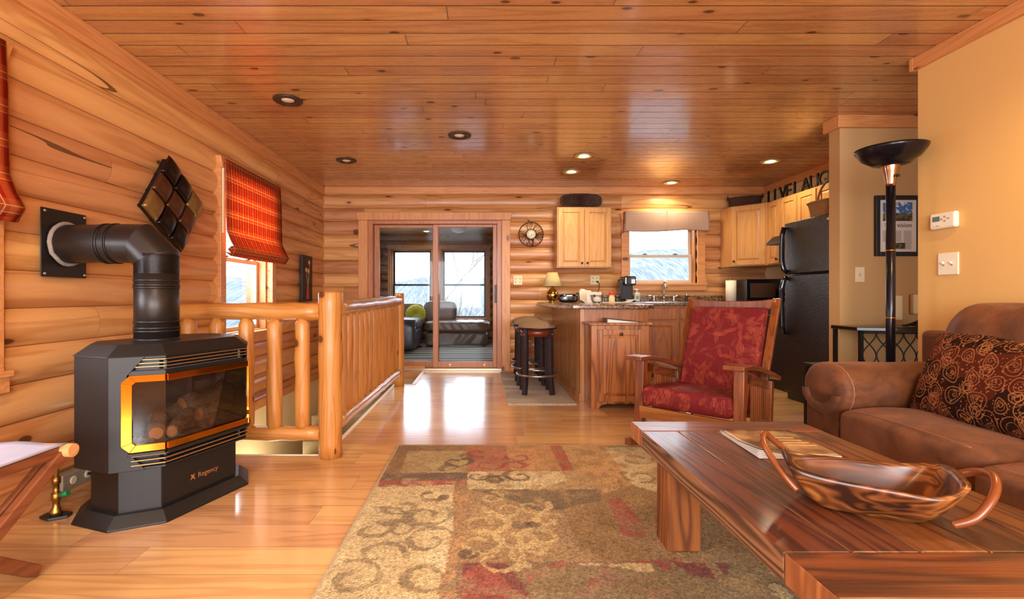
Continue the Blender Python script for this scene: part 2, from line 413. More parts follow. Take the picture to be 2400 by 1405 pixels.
# trims, crown, base
def cr(name, mat, b, bev=.004): return struct(MB().box(*b).obj(name, mat, bevel=bev))
struct(MB().box(XL-.02, XL+.045, -2.5, YF, 2.335, H).box(XL-.02, XL+.02, -2.5, YF, 2.24, 2.337).obj('trim_4', m_trim_y, bevel=.004))
cr('trim_5', m_trim_x, (XL+.045, 3.75, YF-.045, YF, 2.35, H))
cr('trim_6', m_trim_y, (2.62, 2.65, -2.5, 2.94, 2.37, H))
struct(MB().box(2.62, 2.80, 2.94, 2.97, 2.37, H).obj('trim_7', m_trim_x, bevel=.004))
cr('trim_8', m_trim_x, (2.845, 4.8, 3.86, 3.89, 2.345, H))
cr('trim_9', m_trim_y, (2.845, 2.877, 3.89, 4.04, 2.345, H))
cr('trim_10', m_trim_y, (3.75, 3.78, 4.04, YF, 2.345, H))
struct(MB().box(XL, XL+.07, -2.5, 2.98, 0, .15).box(XL, XL+.085, -2.5, 2.98, .145, .16).obj('baseboard_left', m_trim_y, bevel=.003))
cr('baseboard_far', m_trim_x, (.38, .93, YF-.06, YF, 0, .10))
cr('baseboard_hall', m_trim_x, (2.88, 4.8, 3.875, 3.89, 0, .09))

# ------------------------------------------------------------------ windows (local: x along wall, y outward, z up)
def window(name, loc, rz, w0, z0, z1, frame_m, casing_m, sash_m, split=.5, dep=.15, cas=.085, proud=.062, header=True, gl=True, locks=True):
    r = bpy.data.objects.new(name, None); COL.objects.link(r); r.location = loc; r.rotation_euler = (0, 0, rz); r['kind'] = 'structure'
    hw = w0/2
    c = MB().box(-hw-cas, -hw, -proud, .01, z0, z1+.01).box(hw, hw+cas, -proud, .01, z0, z1+.01)
    c.prism([(-hw-cas-.03, z1+.09), (-hw-cas, z1), (hw+cas, z1), (hw+cas+.03, z1+.09)], -proud-.015, .01, 'y')
    c.box(-hw-cas-.015, hw+cas+.015, -proud-.01, .01, z0-.085, z0); c.box(-hw-cas-.02, hw+cas+.02, -proud-.025, .01, z0-.015, z0+.012)
    c.obj('casing', casing_m, r, bevel=.004)
    j = MB().box(-hw, -hw+.02, -.0, dep, z0, z1).box(hw-.02, hw, 0, dep, z0, z1).box(-hw+.02, hw-.02, 0, dep, z0, z0+.02).box(-hw+.02, hw-.02, 0, dep, z1-.02, z1)
    j.obj('jamb', frame_m, r, bevel=.002)
    zm = z0+(z1-z0)*split
    for nm, a, b, y in (('lower_sash', z0+.02, zm+.02, dep-.075), ('upper_sash', zm-.02, z1-.02, dep-.04)):
        s = .038
        q = MB().box(-hw+.02, -hw+.02+s, y, y+.03, a, b).box(hw-.02-s, hw-.02, y, y+.03, a, b).box(-hw+.02+s, hw-.02-s, y, y+.03, a, a+s).box(-hw+.02+s, hw-.02-s, y, y+.03, b-s, b)
        so = q.obj(nm, sash_m, r, bevel=.003)
        if gl: MB().box(-hw+.02+s, hw-.02-s, y+.012, y+.017, a+s, b-s).obj('pane', m_glass, so)
    if locks:
        for x in (-hw*.45, hw*.45):
            MB().cyl((x, dep-.085, zm+.02), (x, dep-.085, zm+.032), .014).box(x-.03, x+.03, dep-.095, dep-.075, zm+.02, zm+.026).obj('sash_lock', m_black, r)
    return r
m_jamb = wood('window_jamb', '#c98a4e', '#a8682f', 'Z', 'X', rough=.4)
window('window_1', (XL, 1.52, 0), R(90), 1.0, .66, 2.02, m_jamb, m_trim_y, m_vinyl, .48)
window('window_2', (XL, 4.365, 0), R(90), .87, .66, 2.02, m_jamb, m_trim_y, m_vinyl, .48)
window('window_3', (2.405, YF, 0), 0, .91, 1.15, 2.0, m_jamb, m_trim_x, m_vinyl, .45, cas=.10)
# ------------------------------------------------------------------ sliding door
d = bpy.data.objects.new('door_1', None); COL.objects.link(d); d['kind'] = 'structure'
c = MB().box(-1.645, -1.52, YF-.055, YF+.01, 0, 2.0).box(.26, .375, YF-.055, YF+.01, 0, 2.0)
c.prism([(-1.675, 2.10), (-1.645, 2.0), (.375, 2.0), (.405, 2.10)], YF-.075, YF+.01, 'y')
c.obj('casing', m_trim_z, d, bevel=.005)
m_slide = wood('slider_oak', '#c07c4c', '#9c5c34', 'Z', 'X', rough=.35)
f = MB().box(-1.52, -1.46, YF-.03, YF+.13, 0.03, 2.0).box(.20, .26, YF-.03, YF+.13, 0.03, 2.0).box(-1.46, .20, YF-.03, YF+.13, 1.955, 2.0)
f.obj('frame', m_slide, d, bevel=.003)
MB().box(-1.52, .26, YF-.06, YF+.14, 0, .03).obj('threshold', plain('threshold_metal', '#b9a48a', .35, .6), d, bevel=.003)
for nm, x0, x1, y in (('fixed_panel', -1.458, -.585, YF+.07), ('sliding_panel', -.66, .198, YF+.01)):
    s = .07
    q = MB().box(x0, x0+s, y, y+.04, .03, 1.953).box(x1-s*.75, x1, y, y+.04, .03, 1.953).box(x0+s, x1-s*.75, y, y+.04, .03, .11).box(x0+s, x1-s*.75, y, y+.04, 1.915, 1.953)
    so = q.obj(nm, m_slide, d, bevel=.004)
    MB().box(x0+s, x1-s*.75, y+.015, y+.022, .11, 1.915).obj('pane', m_glass, so)
MB().box(.17, .20, YF-.03, YF+.012, .90, 1.14).obj('handle', m_black, d, bevel=.006)
for x in (-.43, .03): MB().cyl((x, YF+.012, .07), (x, YF-.0, .07), .012).obj('screw_cap', plain('white_cap', '#f0ece0', .4), d)

# ------------------------------------------------------------------ sunroom shell
SX0, SX1, SY1, SH = -2.25, 1.6, 10.3, 2.30
m_sunl = wood('sunroom_log_y', '#8a5a32', '#5c3518', 'Y', 'Z', .175, .066, 2.6, rough=.5, knots=.18, kscale=4.5, var=.3)
SW = [(-1.93, -1.07, .50, 1.98), (-.86, .10, .50, 1.98), (.32, 1.18, .50, 1.98)]
struct(relief('wall_sunroom_far', m_sunwood, lambda u, v, d: (u, SY1-d, v), SX0, SX1, 0, SH, LH, LP, LOGP, SW, .16))
shell('wall_sunroom_outer', m_sunwood, wall_y(SY1+.012, SY1+.16, SX0, SX1, 0, SH+.1, SW))
LW = [(7.3, 8.5, .5, 1.98), (9.0, 9.9, .5, 1.98)]
struct(relief('wall_sunroom_left', m_sunl, lambda u, v, d: (SX0+d, u, v), YF+.16, SY1, 0, SH, LH, LP, LOGP, LW, .16))
shell('wall_sunroom_left_outer', m_sunwood, wall_x(SX0-.16, SX0-.012, YF+.16, SY1, 0, SH+.1, LW))
shell('wall_sunroom_right', m_sunl, [(SX1, SX1+.12, YF+.16, SY1, 0, SH+.1)])
m_sunfl = plain('sunroom_floor_dark', '#3b302a', .45, noise=.15, nscale=8)
shell('floor_sunroom', m_sunfl, [(SX0, SX1, YF+.14, SY1+.16, -.2, .012)])
m_sunce = wood('sunroom_ceiling', '#a87a42', '#80562a', 'X', 'Y', .127, 0.0, 2.7, rough=.4, knots=.25, kscale=5.5)
struct(relief('ceiling_sunroom', m_sunce, lambda u, v, d: (u, v, SH-d), SX0, SX1, YF+.16, SY1+.1, .127, 0.0, groove_prof(.127, .006), [], .1, False))
shell('roof_sunroom', m_sunwood, [(SX0-.3, SX1+.3, YF+.16, SY1+.3, SH+.02, SH+.12)])
m_blk = m_black
m_suntrim = wood('sunroom_trim', '#a86f38', '#84501f', 'Z', 'X', rough=.45)
for i, (a, b, z0, z1) in enumerate(SW): window('window_%d' % (4+i), ((a+b)/2, SY1, 0), 0, b-a, z0, z1, m_suntrim, m_suntrim, m_blk, .49, locks=False, cas=.07)
for i, (a, b, z0, z1) in enumerate(LW): window('window_%d' % (7+i), (SX0, (a+b)/2, 0), R(90), b-a, z0, z1, m_suntrim, m_suntrim, m_blk, .49, locks=False, cas=.07)

# ------------------------------------------------------------------ outside: ground, wooded hill, bare trees
t = NT('winter_hill'); cc = t.coord()
s_ = t.sep(cc); n = t.noise(t.comb(t.math('MULTIPLY', s_[0], 3.4), t.math('MULTIPLY', s_[1], .05), t.math('MULTIPLY', s_[2], .8)), 1.5, 5, .75); n2 = t.noise(cc, .12, 3, .5)
colr = t.ramp(n, [(.3, '#4c535d'), (.48, '#6c7480'), (.6, '#868e98'), (.75, '#9aa0a8')])
t.set(t.mix(t.math('MULTIPLY', n2, .3), colr, '#5a6048'), .95, spec=0); m_hill = t.m
def hillf(u, v):
    x = -70+u*160; y = 20+v*70; s = max(0, min(1, (y-22)/50)); s = s*s*(3-2*s)
    g_ = max(0, min(1, (x-2)/26)); g_ = g_*g_*(3-2*g_); z = -7+s*(10.2+4.6*g_+.35*math.sin(x*.17+2)+.25*math.sin(x*.61)+.15*math.sin(x*1.9+y))
    return (x, y, z)
hl = MB().surf(hillf, 120, 50).obj('hillside', m_hill); struct(hl, 'wooded winter hillside beyond the windows')
def hillg(u, v):
    y = -40+u*90; x = -8-v*60; s = max(0, min(1, v)); return (x, y, -3+s*s*9+.6*math.sin(y*.2)+.3*math.sin(y*1.1+x))
struct(MB().surf(hillg, 60, 30).obj('hillside_side', m_hill), 'pale ground and hill outside the left windows')
struct(MB().box(-60, 60, 11, 60, -3.4, -3.3).obj('ground', m_hill), 'winter ground outside the sunroom')
m_bark = plain('bare_bark', '#6f6960', .9, noise=.2)
def tree(loc, h, seed, label, lean=0):
    rr = random.Random(seed); mb = MB()
    def grow(p, d, L, r, lv):
        pts = [p]; dd = d.copy(); k = 4
        for i in range(k):
            dd = (dd + Vector((rr.uniform(-1,1), rr.uniform(-1,1), rr.uniform(-.3,.6)))*.16).normalized(); pts.append(pts[-1]+dd*L/k)
        mb.tube(pts, [r*(1-.5*i/k) for i in range(k+1)], 5 if lv > 1 else 7, caps=False)
        if lv < 4:
            for j in range(4 if lv < 3 else 3):
                q = pts[rr.randint(1, k)]; a = rr.uniform(0, 2*PI); nd = (dd*.8 + Vector((math.cos(a), math.sin(a), rr.uniform(0, .7)))*.8).normalized()
                grow(q, nd, L*rr.uniform(.5, .75), r*.5, lv+1)
    grow(Vector((0, 0, 0)), Vector((lean, 0, 1)).normalized(), h*.45, h*.013, 0)
    o = mb.obj('bare_tree', m_bark); o.location = loc; tag(o, label, 'tree', 'bare trees outside the windows'); return o
tree((-9.5, 11.2, -2.9), 6.5, 3, 'bare tree outside the left window, the larger one')
tree((-7.4, 9.0, -2.8), 4.6, 5, 'small bare tree outside the left window')
tree((-1.9, 15.2, -3.3), 7.5, 8, 'bare tree seen through the left sunroom window')
tree((2.2, 19.0, -3.3), 8.5, 11, 'bare tree branching across the middle sunroom window')
tree((6.2, 14.5, -3.3), 6.4, 14, 'bare tree beyond the kitchen window')
# ------------------------------------------------------------------ roman blinds
def plaid(name):
    t = NT(name); s = t.sep(t.coord()); y, z = s[0], s[2]
    def stripes(c, per, wd, off=0.0):
        f = t.math('FRACT', t.math('ADD', t.math('DIVIDE', c, per), off)); return t.math('LESS_THAN', t.math('ABSOLUTE', t.math('SUBTRACT', f, .5)), wd/per/2)
    P = .088
    band_h = stripes(z, .145, .062); band_v = stripes(y, P, .040)
    col = t.mix(band_h, '#a8321c', '#bc5430'); col = t.mix(t.math('MULTIPLY', band_v, .3), col, '#d98a48')
    for c, per, wd, off in ((y, P, .006, .5), (z, .145, .004, .0), (z, .145, .0025, .2)):
        col = t.mix(t.math('MULTIPLY', stripes(c, per, wd, off), .75), col, '#ecc98a')
    t.set(col, .9, spec=.1)
    tr = t.n.new('ShaderNodeBsdfTranslucent'); t.l.new(col, tr.inputs[0]); mx = t.n.new('ShaderNodeMixShader'); mx.inputs[0].default_value = .45
    t.l.new(t.b.outputs[0], mx.inputs[1]); t.l.new(tr.outputs[0], mx.inputs[2]); t.l.new(mx.outputs[0], t.out.inputs[0])
    t.bump(t.noise(t.coord(), 400, 2), .2, .001); return t.m
m_plaid = plaid('plaid_fabric')
def blind(yc, w0, label):
    r = thing('roman_blind', label, 'blind', (XL+.06, yc, 0), R(90), 'plaid roman blinds on the log wall')
    hw = w0/2; x = lambda u: -hw+u*w0
    prof = [(.0, 2.10), (-.012, 1.9), (-.014, 1.7), (-.018, 1.52), (-.05, 1.44), (-.085, 1.375), (-.06, 1.335), (-.03, 1.37), (-.06, 1.395), (-.075, 1.36), (-.05, 1.318), (-.01, 1.35)]
    # smooth the profile
    P2 = []
    for i in range(len(prof)-1):
        for k in range(4):
            a = k/4; P2.append((prof[i][0]*(1-a)+prof[i+1][0]*a, prof[i][1]*(1-a)+prof[i+1][1]*a))
    P2.append(prof[-1]); nP = len(P2)-1
    def fn(u, v):
        q = P2[round(v*nP)]; sag = .006*math.sin(u*PI)*(v**2); wv = .004*math.sin(u*9+v*5)*v
        return (x(u)*(1+.012*v*v), q[0]-.02+wv, q[1]-sag)
    o = MB().surf(fn, 24, nP).obj('fabric', m_plaid, r); md = o.modifiers.new('s', 'SOLIDIFY'); md.thickness = .003
    MB().box(-hw, hw, -.022, .02, 2.06, 2.105).obj('head_rail', m_plaid, r, bevel=.003)
    MB().box(-hw-.002, -hw+.012, -.016, .02, 1.5, 2.1).obj('lining_edge', plain('blind_lining', '#e8cfa2', .9), r)
    return r
blind(4.40, 1.07, 'red and gold plaid roman blind over the window by the stair railing')
blind(1.56, 1.06, 'red and gold plaid roman blind cut off by the left photo edge')

# ------------------------------------------------------------------ metal diamond wall art
m_tile = [plain('art_tile_dark', '#241815', .25, .6, noise=.4, nscale=30, bump=.3), plain('art_tile_brown', '#5a3724', .3, .6, noise=.5, nscale=60, bump=.4), plain('art_tile_bronze', '#8a6a3a', .35, .6, noise=.4, nscale=50, bump=.3)]
r = thing('wall_art', 'diamond of nine curved metal tiles hung above the stovepipe', 'wall art', (XL+.05, 3.225, 1.605), 0)
m_iron = plain('black_iron', '#15110f', .45, .3)
s0 = .205; up = Vector((0, -.11, .55)).normalized(); rt = Vector((0, .55, .11)).normalized(); a1 = (up+rt).normalized(); a2 = (up-rt).normalized()
back = MB()
for i in (-1, 0, 1):
    for j in (-1, 0, 1):
        c = (a1*i + a2*j)*.152
        mb = MB()
        def fn(u, v, c=c):
            p = c + a1*(u-.5)*.147 + a2*(v-.5)*.147; lx = .052 + .022*math.sin(u*PI)**.5*math.sin(v*PI)**.5
            f = min(u, 1-u, v, 1-v); return (lx-(0.012 if f < .02 else 0), p.y, p.z)
        mb.surf(fn, 12, 12)
        k = [[0, 1, 0], [0, 2, 0], [1, 1, 2]][i+1][j+1] if False else {(-1,-1):0,(0,-1):1,(1,-1):0,(-1,0):0,(0,0):1,(1,0):0,(-1,1):1,(0,1):2,(1,1):0}[(i, j)]
        k = {(0, 1): 1, (-1, 1): 2, (1, -1): 2, (0, -1): 1, (0, 0): 1}.get((i, j), 0)
        o = mb.obj('tile', m_tile[k], r); md = o.modifiers.new('s', 'SOLIDIFY'); md.thickness = .006
for q, (da, db) in ((.072, (a1, a2)), (-.072, (a1, a2)), (.2, (a1, a2)), (-.2, (a1, a2))):
    back.beam(Vector((.02, 0, 0))+a1*q-a2*.21, Vector((.02, 0, 0))+a1*q+a2*.21, .012, .05, (1, 0, 0))
    back.beam(Vector((.02, 0, 0))+a2*q-a1*.21, Vector((.02, 0, 0))+a2*q+a1*.21, .012, .05, (1, 0, 0))
back.obj('frame', m_iron, r)

# ------------------------------------------------------------------ spoon / flower canvas
r = thing('canvas_picture', 'narrow dark canvas of a red vase with three stems on the log wall', 'picture', (XL+.045, 5.71, 1.2), R(90))
MB().box(-.16, .16, -.035, .0, -.27, .27).obj('canvas', plain('dark_canvas', '#1e100c', .5, noise=.3), r, bevel=.004)
for x, z, w_ in ((.05, .19, .03), (-.045, .10, .03), (.03, .09, .032)):
    MB().lathe([(.001, -.012), (w_, -.004), (w_*.8, .004), (.001, .008)], n=14).obj('flower', plain('flower_tan', '#c98a52', .5), r).matrix_local = Matrix.Translation((x, -.038, z)) @ Matrix.Rotation(R(90), 4, 'X')
sm = MB()
for x, z in ((.05, .17), (-.045, .08), (.03, .07)): sm.tube([(x, -.037, z), (x*.6, -.038, -.02), (0, -.037, -.10)], .003, 6)
sm.obj('stem', plain('stem_tan', '#a8815a', .6), r)
MB().prism([(-.02, -.08), (.02, -.08), (.04, -.24), (-.04, -.24)], -.042, -.035, 'y').obj('vase', plain('red_vase', '#b02a26', .4), r, bevel=.003)

# ------------------------------------------------------------------ gas stove
m_st = plain('stove_black', '#22201f', .42, .35, bump=.15, noise=.1, nscale=300, bd=.0005)
m_gold = plain('polished_gold', '#d9902c', .12, 1.0)
m_goldd = plain('gold_edge', '#c08850', .35, .6)
m_glassd = glass('stove_glass', (.8, .78, .78), .9)
stove = thing('gas_stove', 'black cast gas fireplace stove with gold framed window', 'stove', (-1.32, 2.343, 0), R(71))
bv = .145
OUT = [(-.225, 0), (.225, 0), (.37, bv), (.37, .36), (.25, .50), (-.25, .50), (-.37, .36), (-.37, bv)]
def inset(poly, d):
    n = len(poly); res = []
    for i in range(n):
        p0, p1, p2 = Vector(poly[i-1]), Vector(poly[i]), Vector(poly[(i+1) % n])
        d1 = (p1-p0).normalized(); d2 = (p2-p1).normalized(); n1 = Vector((-d1.y, d1.x)); n2 = Vector((-d2.y, d2.x))
        m = (n1+n2); m = m/(m.dot(n1)); res.append(tuple(p1+m*d))
    return res
def loft(mb, layers):   # layers of (poly, z)
    n = len(layers[0][0]); vs = [(p[0], p[1], z) for poly, z in layers for p in poly]
    fs = [(i*n+j, i*n+(j+1) % n, (i+1)*n+(j+1) % n, (i+1)*n+j) for i in range(len(layers)-1) for j in range(n)]
    fs += [tuple(range(n))[::-1], tuple((len(layers)-1)*n+j for j in range(n))]; return mb.add(vs, fs)
loft(MB(), [(inset(OUT, -.01), 0), (inset(OUT, -.01), .008), (inset(OUT, .035), .05)]).obj('plinth', m_st, stove, bevel=.002)
ped = loft(MB(), [(inset(OUT, .055), .045), (inset(OUT, .055), .26)]).obj('pedestal', m_st, stove, bevel=.002)
MB().box(-.205, .205, .050, .056, .06, .235).obj('pedestal_door', m_st, ped, bevel=.002)
loft(MB(), [(inset(OUT, .0), .735), (inset(OUT, -.008), .735), (inset(OUT, .055), .785)]).obj('top_plate', m_st, stove, bevel=.003)
SL = math.hypot(bv, bv)
def onface(s, z, d):     # unrolled front: s along the front, d outward
    if s < -.225: k = (-.225-s)/SL; return (-.225-bv*k - d*.7071, bv*k - d*.7071, z)
    if s > .225: k = (s-.225)/SL; return (.225+bv*k + d*.7071, bv*k - d*.7071, z)
    return (s, -d, z)
def face_poly(mb, poly, d0, d1):  # convex polygon in (s,z), split at the two corners
    def clip(poly, lim, keep_less):
        out = []
        for i in range(len(poly)):
            a, b = poly[i-1], poly[i]; ia = (a[0] <= lim) == keep_less or a[0] == lim; ib = (b[0] <= lim) == keep_less or b[0] == lim
            if ia != ib: k = (lim-a[0])/(b[0]-a[0]); out.append((lim, a[1]+(b[1]-a[1])*k))
            if ib: out.append(b)
        return out
    for lo, hi in ((-1, -.225), (-.225, .225), (.225, 1)):
        p = clip(clip(poly, lo, False), hi, True)
        if len(p) < 3: continue
        n = len(p)
        c = sum(q[0] for q in p)/n; e = 1e-4
        vs = []
        for d in (d0, d1):
            for q in p:
                s_ = min(max(q[0], lo+1e-6), hi-1e-6)
                vs.append(onface(s_ if abs(q[0]) < .2249 or abs(q[0]) > .2251 else (q[0]+e*(1 if c > q[0] else -1)), q[1], d))
        fs = [tuple(range(n)), tuple(range(n, 2*n))[::-1]] + [(i, n+i, n+(i+1) % n, (i+1) % n) for i in range(n)]
        mb.add(vs, fs)
    return mb
def rects(mb, *rs, d0=0, d1=-.02):
    for a, b, c, e in rs: face_poly(mb, [(a, c), (b, c), (b, e), (a, e)], d0, d1)
    return mb
SE = .225+SL
b = MB()
Z0, Z1 = .245, .735
# sides and back
for sg in (-1, 1):
    b.hexa([(sg*.37, bv, Z0), (sg*.35, bv, Z0), (sg*.35, .36, Z0), (sg*.37, .36, Z0), (sg*.37, bv, Z1), (sg*.35, bv, Z1), (sg*.35, .36, Z1), (sg*.37, .36, Z1)])
    b.hexa([(sg*.37, .36, Z0), (sg*.35, .36, Z0), (sg*.23, .50, Z0), (sg*.25, .50, Z0), (sg*.37, .36, Z1), (sg*.35, .36, Z1), (sg*.23, .50, Z1), (sg*.25, .50, Z1)])
    # cheeks on the bevel: plate with cut corner towards the window
    q = [(SE, Z0), (SE, Z1), (SE-.125+.09, Z1-.001), (.365, .64), (.365, .345), (SE-.04, Z0+.001)]
    q = [(SE, Z0), (.30, Z0), (.365, .33), (.365, .655), (.30, Z1), (SE, Z1)]
    face_poly(b, [(sg*x, z) for x, z in q][::sg], .003, -.012)
b.box(-.25, .25, .48, .50, Z0, Z1)
lo_ = inset(OUT, .002); b.prism(lo_, Z0, Z0+.01); b.prism(lo_, Z1-.01, Z1)
b.obj('body', m_st, stove, bevel=.0015)
for q_ in ((-.36, .36, .655, .672), (-.36, .36, .318, .334)): rects(MB(), q_, d0=-.002, d1=-.06).obj('window_surround', m_st, stove)
fb = MB().box(-.30, .30, .30, .31, .32, .67).box(-.30, .30, .08, .31, .32, .345)
for sg in (-1, 1): fb.hexa([(sg*.31, .12, .32), (sg*.32, .12, .32), (sg*.31, .30, .32), (sg*.30, .30, .32), (sg*.31, .12, .67), (sg*.32, .12, .67), (sg*.31, .30, .67), (sg*.30, .30, .67)])
fb.prism([(-.215, .02), (.215, .02), (.33, .135), (.30, .31), (-.30, .31), (-.33, .135)], .66, .675)
fb.obj('firebox', plain('firebox_dark', '#5a4a42', .85, noise=.3, nscale=30), stove)
# louvers
for zs in ((.685, .700, .716), (.262, .282, .302)):
    for i, z in enumerate(zs):
        lv = MB(); rects(lv, (-.355, .355, z, z+.004), d0=.004 if zs[0] < .5 else -.004, d1=-.05)
        l = lv.obj('louver', m_st, stove)
        rects(MB(), (-.35, .35, z+.0035, z+.0065), d0=.006 if zs[0] < .5 else -.002, d1=-.006).obj('louver_edge', m_goldd, l)
lb = MB(); rects(lb, (-.36, .36, .31, .322), d0=.02, d1=-.01); lb.obj('lower_lip', m_st, stove, bevel=.002)
rects(MB(), (-.34, .34, .255, .315), d0=-.03, d1=-.04).obj('louver_backing', m_black, stove)
rects(MB(), (-.34, .34, .675, .733), d0=-.03, d1=-.04).obj('louver_backing', m_black, stove)
# gold frame ring
a, c, e, k = .385, .325, .655, .03   # half length, bottom, top, chamfer
ai, ci, ei, ki = .345, .356, .626, .012
outer = [(-a, c+k), (-a+k, c), (a-k, c), (a, c+k), (a, e-k), (a-k, e), (-a+k, e), (-a, e-k)]
inner = [(-ai, ci+ki), (-ai+ki, ci), (ai-ki, ci), (ai, ci+ki), (ai, ei-ki), (ai-ki, ei), (-ai+ki, ei), (-ai, ei-ki)]
g = MB()
for i in range(8):
    j = (i+1) % 8; face_poly(g, [outer[i], outer[j], inner[j], inner[i]], .014, .002)
g.obj('window_frame', m_gold, stove, bevel=.0015)
rects(MB(), (-.36, .36, .34, .64), d0=.004, d1=.002).obj('stove_glass', m_glassd, stove)
# gas logs
def bark(name, c1, c2):
    t = NT(name); n = t.noise(t.coord(), 60, 6, .7, 1.5); t.set(t.ramp(n, [(.3, c1), (.7, c2)]), .95); t.bump(n, 1, .01); return t.m
m_bk = bark('ceramic_bark', '#4a3226', '#b08a6c'); m_le = plain('log_end', '#c8834a', .8, noise=.15, nscale=40)
def log(a, b, r0, label):
    a = Vector(a); b = Vector(b); rr = random.Random(int(a.x*1000)+5); pts = [a.lerp(b, i/10) + Vector((0, rr.uniform(-.3, .3), rr.uniform(-.3, .3)))*r0*.35 for i in range(11)]
    o = MB().tube(pts, [r0*rr.uniform(.85, 1.15) for _ in pts], 14).obj('gas_log', m_bk, stove)
    dd = (pts[0]-pts[1]).normalized(); MB().cyl(pts[0]+dd*.0005, pts[0]+dd*.004, r0*.78, n=16).obj('cut_end', m_le, o)
log((-.21, .08, .385), (-.10, .20, .42), .036, ''); log((-.15, .055, .375), (.0, .14, .42), .030, '')
log((.02, .20, .44), (.30, .20, .46), .055, ''); log((.05, .13, .40), (.25, .16, .40), .035, ''); log((-.1, .23, .40), (.15, .24, .43), .045, '')
em = MB()
for _ in range(60): em.cushion((random.uniform(-.26, .28), random.uniform(.07, .28), .352), .03, .03, .022, .8, 2)
o = em.obj('ember_bed', m_bk, stove); o['kind'] = 'stuff'
Mx = Matrix.Translation((.035, .0495, .13)) @ Matrix.Rotation(R(90), 4, 'X')
text('brand_lettering', 'Regency', .034, m_goldd, ped, Mx, .0008)
MB().prism([(.0, .012), (.014, .0), (.006, .018), (.012, .03), (.0, .026), (-.012, .032), (-.006, .018), (-.014, .004)], .0485, .0495, 'y').obj('brand_emblem', m_goldd, ped).location = (-.05, 0, .115)

# ------------------------------------------------------------------ stove pipe
pipe = thing('stove_pipe', 'black stovepipe rising from the stove and bending into the log wall', 'stovepipe', (-1.60, 2.38, .782))
m_pipe = plain('pipe_black', '#2b2522', .38, .5, noise=.15, nscale=15)
zc = 1.255-.782; rp = .0955
MB().cyl((0, 0, 0), (0, 0, zc-.14), rp, n=40).obj('vertical_section', m_pipe, pipe)
for z in (.0, .04, .055, .085, .25, .262, .285):
    MB().lathe([(rp, z), (rp+.0035, z+.003), (rp+.0035, z+.008), (rp, z+.011)], n=40).obj('band', m_pipe, pipe)
MB().tube([(0, 0, zc-.145), (0, 0, zc-.075), (-.0, 0, zc-.055)], rp*1.0, 40).obj('elbow_lower', m_pipe, pipe)
def miter(c0, n0, c1, n1, name, r_=rp):   # pipe gore between two planes
    c0, n0, c1, n1 = map(Vector, (c0, n0, c1, n1)); d = (c1-c0).normalized(); u = d.cross(Vector((0, 1, 0))).normalized(); v = Vector((0, 1, 0)); vs = []
    for c, nn in ((c0, n0), (c1, n1)):
        for j in range(40):
            a = 2*PI*j/40; o = (u*math.cos(a)+v*math.sin(a))*r_; k = -(o.dot(nn))/(d.dot(nn)); vs.append(c+o+d*k)
    m = MB().add(vs, [(j, (j+1) % 40, 40+(j+1) % 40, 40+j) for j in range(40)], True); m.obj(name, m_pipe, pipe)
s2 = Vector((-1, 0, 1)).normalized()
P0 = Vector((0, 0, zc-.055)); P1 = Vector((-.055, 0, zc))
P0 = Vector((0, 0, zc-.075)); P1 = Vector((-.075, 0, zc))
miter(P0, Vector((0,0,1))+s2, P1, s2+Vector((-1,0,0)), 'elbow_gore')
miter(Vector((0, 0, zc-.15)), (0, 0, 1), P0, Vector((0,0,1))+s2, 'elbow_gore')
miter(P1, s2+Vector((-1,0,0)), Vector((-.16, 0, zc)), (-1, 0, 0), 'elbow_gore')
miter(Vector((-.155, 0, zc)), (-1, 0, 0), Vector((-.50, .03, zc)), (-1, 0, 0), 'horizontal_section')
for x in (-.19, -.20, -.235, -.25):
    pts = [(x, .03*(-x-.155)/.345+math.cos(a)*rp*1.02, zc+math.sin(a)*rp*1.02) for a in [2*PI*i/40 for i in range(40)]]
    MB().tube(pts, .0028, 6, closed=True).obj('seam_ring', m_pipe, pipe)
pl = MB().box(-.485, -.479, -.10, .16, zc-.165, zc+.165).obj('wall_plate', m_pipe, pipe, bevel=.002)
for y in (-.085, .145):
    for z in (-.15, .15): MB().cyl((-.479, y, zc+z), (-.474, y, zc+z), .006, n=10).obj('plate_screw', plain('zinc_screw', '#c9c5bd', .3, .9), pl)
pts = [(-.462+random.uniform(-.004, .004), .03+math.cos(a)*(rp+.006), zc+math.sin(a)*(rp+.006)) for a in [2*PI*i/24 for i in range(24)]]
MB().tube(pts, .011, 6, closed=True).obj('insulation_collar', plain('grey_felt', '#8a8178', .95, noise=.3), pipe)

# ------------------------------------------------------------------ gas valve and outlet box
m_brass = plain('brass_fitting', '#a07a3a', .3, .9, noise=.1)
r = thing('gas_valve', 'brass gas shut-off valve with bent pipe on the floor beside the stove', 'valve', (-1.92, 2.18, 0))
MB().prism([(-.06, -.02), (.0, -.045), (.06, -.01), (.05, .03), (-.02, .045), (-.06, .02)], 0, .012).obj('floor_flange', m_black, r, bevel=.003)
MB().lathe([(.024, .012), (.024, .03), (.014, .05), (.014, .075), (.019, .08), (.019, .11), (.012, .115), (.012, .15), (.017, .152), (.017, .18), (.008, .185)], n=12).obj('valve_body', m_brass, r)
MB().tube([(0, 0, .18), (0, .0, .22), (.01, .01, .27), (.05, .02, .30), (.10, .05, .305), (.17, .08, .305)], .011, 10).obj('bent_pipe', plain('pipe_tan', '#a8834a', .35, .7), r)
MB().cyl((.02, 0, .10), (.055, 0, .11), .012).obj('green_knob', plain('green_knob', '#1e7a4a', .5), r)
r = thing('outlet_box', 'grey surface-mounted outlet box with plug on the baseboard by the stove', 'outlet', (XL+.092, 2.40, .105), R(90))
MB().box(-.09, .13, -.045, .007, -.05, .03).obj('box', plain('outlet_grey', '#9a8f80', .5, .2), r, bevel=.006)
